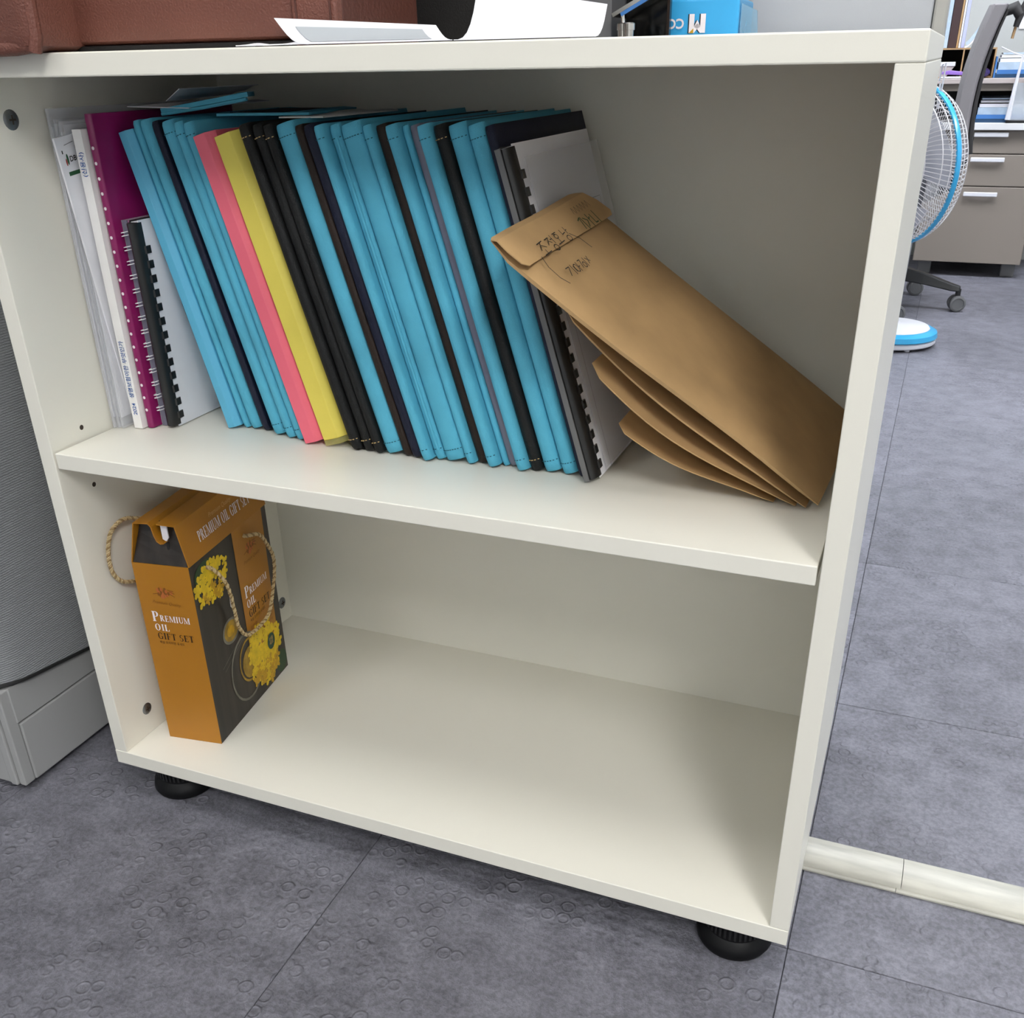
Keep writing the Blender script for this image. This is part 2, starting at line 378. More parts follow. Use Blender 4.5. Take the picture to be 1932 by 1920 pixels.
def strokes(paths, T, wdt, th=0.0003, mb=None):
    """thin pen strokes: polylines in local xy"""
    mb = mb or MB()
    for path in paths:
        for (xa, ya), (xb, yb) in zip(path, path[1:]):
            dx, dy = xb-xa, yb-ya; l = math.hypot(dx, dy) or 1; ox, oy = -dy/l*wdt/2, dx/l*wdt/2
            ex, ey = dx/l*wdt*0.3, dy/l*wdt*0.3
            mb.add([(xa-ex+ox, ya-ey+oy, th), (xa-ex-ox, ya-ey-oy, th), (xb+ex-ox, yb+ey-oy, th), (xb+ex+ox, yb+ey+oy, th)], [(0, 1, 2, 3)], T)
    return mb
def arc(cx, cy, rx, ry, a0=0, a1=360, n=14):
    return [(cx+rx*math.cos(R(a0+(a1-a0)*i/n)), cy+ry*math.sin(R(a0+(a1-a0)*i/n))) for i in range(n+1)]

def dup(root, loc):
    r = root.copy(); col.objects.link(r); r.location = loc; WL[r] = Vector(loc)
    for ch in list(root.children):
        c = ch.copy(); col.objects.link(c); c.parent = r
        for g in list(ch.children):
            d = g.copy(); col.objects.link(d); d.parent = c
    return r

# ------------------------------------------------------------------ setting: floor, walls, ceiling
X0, X1, Y0, Y1, ZC = -2.928, 4.062, -3.216, 4.240, 2.55
fl = MB().box((X0, Y0, -0.06), (X1, Y1, -0.0035)).build('floor', 'subfloor'); tag(fl, kind='structure')
TS = 0.466
tm = None
for i in range(-7, 8):
    for j in range(-7, 9):
        xa, ya = 0.334 + i*TS, 0.046 + j*TS
        if tm is None:
            a = 0.0004
            tm = MB().box((a, a, -0.003), (TS-a, TS-a, 0.0)).build('floor_tile', 'floor', None, (0, 0, 0), bevel=0.0006, seg=1)
            o = tm
        else:
            o = tm.copy(); col.objects.link(o)
        o.parent = fl; o.location = (xa, ya, 0)
tag(MB().box((X0, Y1, -0.02), (X1, Y1+0.1, ZC)).build('wall_back', 'wall_back'), kind='structure')
tag(MB().box((X0, Y0-0.1, -0.02), (X1, Y0, ZC)).build('wall_front', 'wall'), kind='structure')
tag(MB().box((X0-0.1, Y0, -0.02), (X0, Y1, ZC)).build('wall_left', 'wall'), kind='structure')
tag(MB().box((X1, Y0, -0.02), (X1+0.1, Y1, ZC)).build('wall_right', 'wall'), kind='structure')
tag(MB().box((X0, Y0, ZC), (X1, Y1, ZC+0.1)).build('ceiling', 'ceiling'), kind='structure')
for k, (x, y, sx, sy, st) in enumerate(LAMPS):
    e = empty('ceiling_light', (x, y, ZC), 'flat white ceiling lamp panel, ' + ['over the aisle by the fan', 'far right at the back', 'behind the partition on the left', 'in front of the bookcase to the right', 'in front of the bookcase to the left', 'at the front right corner of the room'][k], 'lamp', 'ceiling lamp panels')
    m = MT['lamp'].copy(); m.name = 'lamp diffuser %d' % k
    m.node_tree.nodes['Principled BSDF'].inputs['Emission Strength'].default_value = LAMP_POWER*st
    if k < 3: m.node_tree.nodes['Principled BSDF'].inputs['Emission Color'].default_value = (0.93, 0.98, 1.06, 1)   # cooler tubes on the aisle side
    MB().box((x-sx/2, y-sy/2, ZC-0.03), (x+sx/2, y+sy/2, ZC-0.02)).build('diffuser', m, e)
    f = MB()
    for a, c, d, g in ((-1, -1, 1, -1), (-1, 1, 1, 1)):
        f.box((x-sx/2-0.02, y+a*0+c*sy/2-0.012+0.012*c, ZC-0.035), (x+sx/2+0.02, y+c*sy/2+0.012+0.012*c, ZC-0.0))
    for c in (-1, 1): f.box((x+c*sx/2-0.012+0.012*c, y-sy/2, ZC-0.035), (x+c*sx/2+0.012+0.012*c, y+sy/2, ZC))
    f.build('frame', 'fan_plastic', e)

# ------------------------------------------------------------------ bookcase
BW, BH, BT, BD = 0.800, 0.8072, 0.0178, 0.360
ZB0, ZB1, ZS0, ZS1, ZT0 = 0.0499, 0.0685, 0.4316, 0.4486, 0.7893
bc = empty('bookcase', (0.4, 0.19, 0), 'low cream laminate bookcase with two open shelves on black feet', 'bookcase')
MB().box((0, 0, ZT0), (BW, 0.384, BH)).build('top_board', 'laminate', bc, bevel=0.0012)
MB().box((0, 0, ZB0), (BW, 0.384, ZB1)).build('bottom_board', 'laminate', bc, bevel=0.0008)
MB().box((0, 0.0005, ZB1), (BT, 0.384, ZT0)).build('side_panel', 'laminate', bc, bevel=0.0008)
MB().box((BW-BT, 0.0005, ZB1), (BW, 0.384, ZT0)).build('side_panel', 'laminate', bc, bevel=0.0008)
MB().box((BT, BD, ZB1), (BW-BT, 0.376, ZT0)).build('back_panel', 'laminate', bc)
MB().box((BT+0.0022, 0.0014, ZS0), (BW-BT-0.0028, 0.352, ZS1)).build('shelf', 'laminate', bc, bevel=0.0010)
for x, y in ((0.056, 0.047), (0.746, 0.045), (0.056, 0.335), (0.746, 0.335)):
    fo = MB().lathe([(0.031, 0.049), (0.031, 0.020), (0.037, 0.014), (0.0385, 0.006), (0.036, 0.0005), (0.03, 0.0)], 32, Matrix.Translation((x, y, 0.0004))).build('foot', 'rubber', bc, smooth=True)
    kn = MB()
    for i in range(40):
        a = 2*math.pi*i/40
        kn.box((0.0305, -0.0012, 0.024), (0.0325, 0.0012, 0.047), Matrix.Translation((x, y, 0)) @ Matrix.Rotation(a, 4, 'Z'))
    kn.build('grip_ridges', 'plastic_black', fo)
def screw(y, z, r):
    T = frame((BT, y, z), (0, 1, 0), (0, 0, 1))
    s_ = MB().lathe([(r, -0.0005), (r, 0.0004), (r*0.8, 0.0014), (r*0.4, 0.0019), (0.0003, 0.0020)], 20, T).build('screw', 'steel', bc, smooth=True)
    MB().box((-r*0.45, -r*0.10, 0.0), (r*0.45, r*0.10, 0.00215), T).box((-r*0.10, -r*0.45, 0.0), (r*0.10, r*0.45, 0.00215), T).build('cross_slot', 'hole', s_)
screw(0.047, 0.755, 0.0088); screw(0.046, 0.103, 0.0075); screw(0.340, 0.100, 0.0085)
for y, z in ((0.046, 0.462), (0.045, 0.398), (0.340, 0.462), (0.340, 0.398)):
    T = frame((BT, y, z), (0, 1, 0), (0, 0, 1))
    MB().lathe([(0.0027, -0.0002), (0.0027, 0.00012), (0.0005, 0.00014)], 16, T).build('pin_hole', 'hole', bc)

# ------------------------------------------------------------------ files on the shelf
ROW = 'files leaning in a row on the upper shelf'
def lean_T(x, y, deg, z=ZS1): return Matrix.Translation((x, y, z+0.0008)) @ Matrix.Rotation(-R(deg), 4, 'Y')
def u_profile(t, d, r, wl, n=6):
    out = [(0, d), (0, r)] + [(t/2 - t/2*math.cos(math.pi*i/n), r - r*math.sin(math.pi*i/n)) for i in range(1, n)] + [(t, r), (t, d)]
    ti = t - 2*wl; ri = max(r-wl, 0.0005)
    inn = [(t-wl, d), (t-wl, r)] + [(t-wl - (ti/2 - ti/2*math.cos(math.pi*i/n)), r - ri*math.sin(math.pi*i/n)) for i in range(1, n)] + [(wl, r), (wl, d)]
    return out + inn
def folder(x, y, t, deg, m, label, L=0.310, d=0.225, stitch=None, name='document_folder', cat='folder', paper='paper', gap=False, round_=1.0, ridge=False, label_paper=None):
    e = empty(name, (x, y, ZS1), label, cat, ROW)
    T = lean_T(x, y, deg)
    r = min(t*0.5, 0.007)*round_; wl = min(0.0013, t*0.2)
    prof = u_profile(t, d, r, wl); rings = []
    for z, off in ((0, 0.0026), (0.0025, 0.0009), (0.008, 0.0), (L*0.5, 0.0004*random.uniform(-1, 1)), (L-0.008, 0.0), (L-0.0025, 0.0009), (L, 0.0026)):
        rings.append([(px, py + off*(1 if py <= r+1e-6 else 0), z) for px, py in prof])
    MB().loft(rings, T).build('cover', m, e, smooth=True, auto=50)
    pt = max(t-2*wl-0.0006, 0.0012)
    MB().box((t/2-pt/2, r+0.004, 0.004), (t/2+pt/2, d-0.008, L-0.010), T).build('paper_block', paper, e)
    if stitch:
        s_ = MB()
        nS = max(3, int(t/0.0026))
        for z in (0.011, L-0.011):
            for i in range(nS):
                u = (i+0.5)/nS; fx = u*t; a = math.acos(max(-1, min(1, 1-2*u)))
                fy = r - r*math.sin(a) - 0.0004
                hw = t/nS*0.3
                s_.box((fx-hw, fy-0.00005, z-0.00035), (fx+hw, fy+0.0006, z+0.00035), T)
        s_.build('stitching', stitch, e)
    if ridge:
        MB().tube([T @ Vector((t*0.62, 0.0002, z)) for z in (0.01, L*0.5, L-0.01)], 0.0016, 8).build('spine_ridge', m, e, smooth=True)
    return e
def boxfile(x, y, t, deg, m, label, L=0.300, d=0.22, sleeve=None):
    e = empty('box_file', (x, y, ZS1), label, 'box file', ROW)
    T = lean_T(x, y, deg); c = t*0.36; z0 = 0.006 if sleeve else 0.0
    MB().prism([(0, 0), (t-c, 0), (t, c*1.1), (t, d), (0, d)], z0, L, T).build('case', m, e, bevel=0.0006)
    MB().box((0.002, d-0.0005, z0+0.004), (t-0.002, d+0.001, L-0.004), T).build('paper_block', 'paper', e)
    if sleeve:
        MB().prism([(0, 0), (t-c, -0.0002), (t, c*1.1), (t, d), (0, d)], 0.0, z0-0.0002, T).build('sleeve_end', sleeve, e, bevel=0.0004)
    return e
def comb_book(x, y, t, deg, L, label, bar=False, d=0.205, cover='paper', kind=0):
    e = empty('comb_bound_notebook', (x, y, ZS1), label, 'notebook', ROW)
    T = lean_T(x, y, deg)
    MB().box((0.0008, 0.010, 0.0015), (t-0.0008, d, L-0.0015), T).build('page_block', 'paper', e)
    MB().box((0, 0.009, 0), (0.0007, d+0.001, L), T).build('back_cover', 'plastic_black', e)
    fc = MB().box((t-0.0007, 0.009, 0), (t, d+0.001, L), T).build('front_cover', cover, e)
    Tf = T @ frame((t+0.0001, 0.009, 0), (0, 1, 0), (0, 0, 1))
    if kind == 0:
        strokes([[(0.034, 0.0), (0.034, L-0.062)], [(0.034, L-0.062), (d-0.018, L-0.062)], [(d-0.018, L-0.062), (d-0.018, 0.03)]], Tf, 0.0007).build('cover_frame_line', 'ink_grey', fc)
    else:
        strokes([[(0.035+0.10*(1-math.cos(a/12*1.5)), L-0.03-0.165*math.sin(a/12*1.5)) for a in range(0, 13)]], Tf, 0.0011).build('cover_curve_line', 'ink', fc)
    prof = [(t/2 + (t/2+0.0005)*math.cos(a), 0.0105 + 0.0105*math.sin(a)) for a in [math.pi + math.pi*i/8 for i in range(9)]] + [(t+0.0005, 0.013), (-0.0005, 0.013)]
    MB().prism(prof, 0.002, L-0.002, T).build('comb_spine', 'plastic_black', e, smooth=True)
    if bar:
        MB().box((-0.0008, -0.0009, 0.001), (t*0.38, 0.002, L-0.001), T).build('spine_lit_edge', 'grey_plastic', e, bevel=0.0005)  # grey strip paints the lit line along the black comb spine
    if bar: MB().box((t+0.0021, 0.024, 0.004), (t+0.0027, d+0.016, L-0.012), T).build('clear_cover', 'clear', e)
    k = int((L-0.016)/0.0143)
    for i in range(k):
        z = 0.012 + i*0.0143
        MB().prism([(t+0.0003, 0.010), (t+0.0018, 0.0115), (t+0.0016, 0.0185), (t+0.0004, 0.0195), (t-0.001, 0.018), (t-0.001, 0.011)], z-0.0037, z+0.0037, T).build('comb_tooth', 'plastic_black', e)
    return e

# clear sleeves with papers against the left wall
for k, (x, y, zt, pz, yo) in enumerate(((0.0203, 0.086, 0.313, 0.2925, 0.004), (0.0252, 0.0875, 0.300, 0.285, 0.005), (0.0301, 0.088, 0.302, 0.288, 0.003))):
    e = empty('clear_sleeve', (x, y, ZS1), ['clear plastic sleeve of white papers standing flat against the left wall of the bookcase', 'clear plastic sleeve of white papers, second from the left wall of the bookcase', 'clear plastic sleeve of white papers next to the pamphlet with the logo'][k], 'sleeve', 'clear sleeves of papers by the left wall')
    T = lean_T(x, y, 0.0); t = 0.0044
    MB().loft([[(px, py, z) for px, py in u_profile(t, 0.228, 0.002, 0.00025)] for z in (0, 0.1, 0.2, zt)], T).build('sleeve', 'clear', e, smooth=True, auto=60)
    MB().box((0.0009, yo, 0.011), (0.0020, 0.218, 0.011+pz-0.006), T).build('paper_sheet', 'paper', e)
    MB().box((0.0023, yo+0.003, 0.013), (0.0034, 0.219, 0.011+pz), T).build('paper_sheet', 'paper', e)
# pamphlet with logo
e = empty('insurance_pamphlet', (0.0365, 0.072, ZS1), 'white pamphlet with a leaf logo and green bar, left of the white book', 'pamphlet')
T = Matrix.Translation((0.0362, 0.0725, ZS1+0.289)) @ Matrix.Rotation(R(6.8), 4, 'X') @ Matrix.Rotation(R(0.6), 4, 'Y')
MB().box((0, 0.0, -0.284), (0.0022, 0.175, 0), T).build('leaflet', 'paper', e)
Tf = T @ frame((0.0023, 0, 0), (0, 1, 0), (0, 0, 1))
text_mb('DB손해보험', 0.0068, Tf @ Matrix.Translation((0.0125, -0.0225, 0)), bold=0.00012).build('lettering', 'ink', e)
text_mb('무배당', 0.0042, Tf @ Matrix.Translation((0.0225, -0.0130, 0))).build('lettering', 'ink_grey', e)
strokes([[(0.010, -0.0075), (0.022, -0.0060)]], Tf, 0.0006).build('printed_line', 'ink_grey', e)
MB().box((0.0050, -0.0145, 0), (0.0062, -0.0115, 0.0002), Tf).build('printed_mark', 'ink', e)
MB().box((0.0070, -0.0345, 0), (0.12, -0.0310, 0.0002), Tf).build('green_bar', 'print_green', e)
MB().add([(x, y, 0.0002) for x, y in arc(0.0100, -0.0200, 0.0013, 0.0050, n=12)[:-1]], [tuple(range(12))], Tf).build('logo_leaf', 'print_green', e)
MB().add([(x, y, 0.0002) for x, y in arc(0.0078, -0.0222, 0.0009, 0.0034, n=12)[:-1]], [tuple(range(12))], Tf).build('logo_leaf', 'print_red', e)
# white book
e = empty('white_textbook', (0.0445, 0.094, ZS1), 'white paperback with blue lettering down its spine beside the clear sleeves', 'book', ROW)
T = lean_T(0.0446, 0.0935, 0.5); t = 0.0108
MB().box((0.0009, 0.003, 0.001), (t-0.0009, 0.205, 0.293), T).build('page_block', 'paper_warm', e)
MB().prism([(0, 0), (t, 0), (t, 0.207), (t-0.0007, 0.207), (t-0.0007, 0.0012), (0.0007, 0.0012), (0.0007, 0.207), (0, 0.207)], 0, 0.295, T).build('cover', 'paper_warm', e)
Tf = T @ frame((0.0078, -0.0002, 0.015), (0, 0, 1), (-1, 0, 0))
text_mb('2024', 0.0066, Tf, bold=0.0001).build('lettering', 'ink_blue', e)
text_mb('생명보험이란 무엇인가', 0.0068, Tf @ Matrix.Translation((0.0185, 0, 0)), sx=0.95, bold=0.0001).build('lettering', 'ink_blue', e)
text_mb('(신용사)', 0.0066, Tf @ Matrix.Translation((0.238, 0, 0)), bold=0.0001).build('lettering', 'ink_blue', e)
# magenta ring file
e = empty('magenta_file', (0.0572, 0.098, ZS1), 'deep magenta plastic file with a row of pale holes, right of the white book', 'file', ROW)
T = lean_T(0.0564, 0.099, 0.5); t = 0.0088
MB().loft([[(px, py, z) for px, py in u_profile(t, 0.222, 0.003, 0.0008)] for z in (0, 0.1, 0.2, 0.308)], T).build('cover', 'magenta', e, smooth=True, auto=60)
MB().box((0.0015, 0.008, 0.005), (t-0.0015, 0.215, 0.30), T).build('paper_block', 'paper', e)
d_ = MB()
for i in range(20):
    d_.lathe([(0.0016, 0), (0.0016, 0.0003), (0.0002, 0.0004)], 10, T @ Matrix.Translation((t*0.55, -0.0001, 0.02+i*0.0136)) @ Matrix.Rotation(R(90), 4, 'X'))
d_.build('punched_holes', 'print_white', e)
MB().box((-0.0004, 0.0035, -0.0), (-0.0001, 0.2, 0.30), T).build('clear_cover', 'magenta_clear', e)
# wire-bound notebook
e = empty('wire_bound_notebook', (0.0660, 0.104, ZS1), 'small clear covered notebook with white wire binding, left of a black comb spine', 'notebook', ROW)
T = lean_T(0.0666, 0.103, 0.7); t = 0.0085; Lw = 0.212
MB().box((0.0006, 0.010, 0.002), (t-0.0006, 0.170, Lw-0.004), T).build('page_block', 'paper', e)
MB().box((0, 0.009, 0), (0.0005, 0.172, Lw), T).build('clear_cover', 'clear', e)
MB().box((t-0.0005, 0.009, 0), (t, 0.172, Lw), T).build('clear_cover', 'magenta_clear', e)
MB().box((0.0012, 0.0085, 0.0), (t-0.0012, 0.0098, Lw), T).build('inner_spine', 'smoke', e)
for i in range(14):
    z = 0.020 + i*0.0138; mb = MB()
    for dz in (-0.0016, 0.0016):
        mb.tube([T @ Vector((t/2 + (t/2-0.0002)*math.cos(a), 0.0095 + 0.0075*math.sin(a), z+dz+0.0008*math.cos(a))) for a in [math.pi*0.92 + math.pi*1.16*k/10 for k in range(11)]], 0.00048, 6)
    mb.build('wire_loop', 'wire', e, smooth=True)
# left comb book
comb_book(0.0774, 0.1045, 0.0105, 1.2, 0.212, 'small white covered notebook with a black comb spine before the cyan file', d=0.150, kind=1)

LEANED = [  # kind, x, y, x right, lean, material, label, extra
 ('box', 0.1440, 0.126, 0.1590, 14.6, 'cyan', 'bright cyan box file, leftmost of the leaning row, beside the small white notebook', {}),
 ('f', 0.1600, 0.131, 0.1680, 14.8, 'teal', 'thin teal folder showing a white sheet, right of the cyan box file', {'stitch': None}),
 ('f', 0.1690, 0.130, 0.1835, 15.0, 'teal', 'teal folder between the white sheet and the slim navy folder', {}),
 ('f', 0.1860, 0.130, 0.1945, 15.2, 'navy', 'slim navy folder left of the three teal ones', {'round_': 0.6}),
 ('f', 0.2040, 0.121, 0.2205, 15.4, 'teal', 'wide teal folder right of the slim navy folder', {'stitch': 'teal_dark'}),
 ('f', 0.2230, 0.117, 0.2350, 15.6, 'teal', 'slim teal folder second left from the pink box file', {'stitch': 'teal_dark'}),
 ('f', 0.2365, 0.115, 0.2490, 15.8, 'teal', 'slim teal folder directly left of the pink box file', {'stitch': 'teal_dark'}),
 ('box', 0.2515, 0.110, 0.2735, 16.0, 'pink', 'pink box file between teal folders and the yellow file', {}),
 ('box', 0.2755, 0.111, 0.3050, 16.2, 'yellow', 'yellow box file in a clear sleeve, right of the pink one', {'sleeve': 'yellow_clear'}),
 ('f', 0.3070, 0.107, 0.3200, 16.4, 'black_cloth', 'black stitched folder touching the yellow box file', {'stitch': 'thread'}),
 ('f', 0.3207, 0.109, 0.3335, 16.5, 'black_cloth', 'black stitched folder in the middle of the three black ones', {'stitch': 'thread'}),
 ('f', 0.3342, 0.107, 0.3450, 16.5, 'black_cloth', 'black stitched folder, right one of three, touching a teal folder', {'stitch': 'thread'}),
 ('f', 0.3455, 0.109, 0.3660, 16.5, 'teal', 'wide teal folder between the three black folders and a brown one', {'stitch': 'teal_dark'}),
 ('f', 0.3665, 0.110, 0.3752, 16.5, 'brown', 'slim dark brown folder beside a navy one', {'round_': 0.6}),
 ('f', 0.3757, 0.108, 0.3890, 16.5, 'navy', 'slim navy folder right of the brown one', {'round_': 0.8}),
 ('f', 0.3895, 0.103, 0.4000, 16.5, 'teal', 'teal folder touching the slim navy folder on its right', {'stitch': 'teal_dark'}),
 ('f', 0.4005, 0.111, 0.4115, 16.5, 'teal', 'slim teal folder with a raised rib down its spine', {'stitch': 'teal_dark', 'ridge': True}),
 ('f', 0.4120, 0.110, 0.4340, 16.5, 'teal', 'widest teal folder, mid row, with a broad flat spine', {'stitch': 'teal_dark', 'round_': 0.8}),
 ('f', 0.4345, 0.110, 0.4438, 16.5, 'teal', 'teal folder right of the broad spined one', {'stitch': 'teal_dark'}),
 ('f', 0.4443, 0.116, 0.4565, 16.5, 'brown', 'crumpled dark brown folder sunk between two teal ones', {'round_': 0.7}),
 ('f', 0.4570, 0.108, 0.4695, 16.5, 'teal', 'teal folder right of the crumpled brown one', {'stitch': 'teal_dark'}),
 ('f', 0.4700, 0.117, 0.4762, 16.5, 'teal', 'thin teal cover in front of a smoky plastic file', {}),
 ('f', 0.4766, 0.119, 0.4868, 16.5, 'smoke', 'smoky clear plastic file between two teal folders', {'round_': 0.4, 'paper': 'shade_in'}),
 ('f', 0.4873, 0.108, 0.5000, 16.5, 'teal', 'teal folder left of the last black stitched folder', {'stitch': 'teal_dark'}),
 ('f', 0.5005, 0.113, 0.5130, 16.5, 'black_cloth', 'lone black stitched folder with teal ones either side', {'stitch': 'thread'}),
 ('f', 0.5135, 0.114, 0.5310, 16.5, 'teal', 'second last teal folder towards the envelopes', {'stitch': 'teal_dark'}),
 ('f', 0.5315, 0.114, 0.5480, 16.5, 'teal', 'last teal folder of the row, behind the envelopes', {'stitch': 'teal_dark'}),
 ('f', 0.5485, 0.114, 0.5575, 16.5, 'navy', 'dark navy folder whose whole side shows beside the white notebook', {'round_': 0.7, 'd': 0.232}),
]
for n_, (kind, x, y, xr, deg, m, label, kw) in enumerate(LEANED):
    t = (xr - x)*math.cos(R(deg))
    if n_ + 1 < len(LEANED):   # never thicker than the gap to the right neighbour, at the bottom and at the top
        x2, b2 = LEANED[n_+1][1], LEANED[n_+1][4]; L_ = 0.31
        t = min(t, math.cos(R(deg))*(x2 - x) - 0.0003, math.cos(R(deg))*(x2 - x - L_*math.sin(R(b2)) + L_*math.cos(R(b2))*math.tan(R(deg))) - 0.0003)
    if kind == 'box': boxfile(x, y, t, deg, m, label, **kw)
    else: folder(x, y, t, deg, m, label, **kw)
comb_book(0.5582, 0.104, 0.0118, 16.5, 0.294, 'white covered notebook with black comb binding at the right end of the files', bar=True, d=0.205)
# loose things lying on top of the files
def slab(name, mats, pts, th, label, cat, group='loose folders and papers on top of the files', nm='cover'):
    c = sum((Vector(p) for p in pts), Vector())/4
    e = empty(name, tuple(c), label, cat, group)
    A, B, C_, D = [Vector(p) for p in pts]; n = 6
    grid = [[(A.lerp(B, j/n)).lerp(D.lerp(C_, j/n), i/n) + Vector((0, 0, 0.0012*math.sin(3*j/n*math.pi)*math.sin(2.2*i/n))) for j in range(n+1)] for i in range(n+1)]
    MB().sheet(grid, th).build(nm, mats, e, smooth=True, auto=50)
    return e
e = slab('teal_folder_flat', 'teal', [(0.100, 0.155, 0.7575), (0.207, 0.150, 0.7715), (0.176, 0.205, 0.7705), (0.080, 0.26, 0.7600)], 0.004, 'teal folder lying tilted on top of the files', 'folder')
MB().tube([Vector((0.101, 0.155, 0.7545)), Vector((0.15, 0.153, 0.7600)), Vector((0.205, 0.151, 0.7675))], 0.0016, 8).build('folded_edge', 'teal', e, smooth=True)
e = slab('dark_folder_flat', 'teal', [(0.165, 0.155, 0.7540), (0.262, 0.165, 0.7545), (0.235, 0.30, 0.7535), (0.150, 0.28, 0.7535)], 0.0022, 'dark teal folder lying level under the tilted one', 'folder')
MB().box((0.17, 0.17, 0.7551), (0.23, 0.26, 0.7558)).build('inner_sheet', 'navy', e)
slab('loose_paper', 'paper', [(0.064, 0.150, 0.7615), (0.138, 0.150, 0.7600), (0.128, 0.30, 0.7610), (0.040, 0.30, 0.7620)], 0.0006, 'white sheet lying on the files near the left wall', 'paper', nm='sheet')
slab('loose_paper', 'paper', [(0.096, 0.170, 0.7655), (0.126, 0.155, 0.7765), (0.130, 0.28, 0.7770), (0.08, 0.30, 0.7680)], 0.0006, 'white sheet tilted up behind the other loose sheet', 'paper', nm='sheet')
slab('loose_paper', 'paper_warm', [(0.235, 0.155, 0.7518), (0.292, 0.140, 0.7528), (0.300, 0.27, 0.7530), (0.235, 0.29, 0.7520)], 0.0012, 'cream sheet lying on the files right of the dark folder', 'paper', nm='sheet')

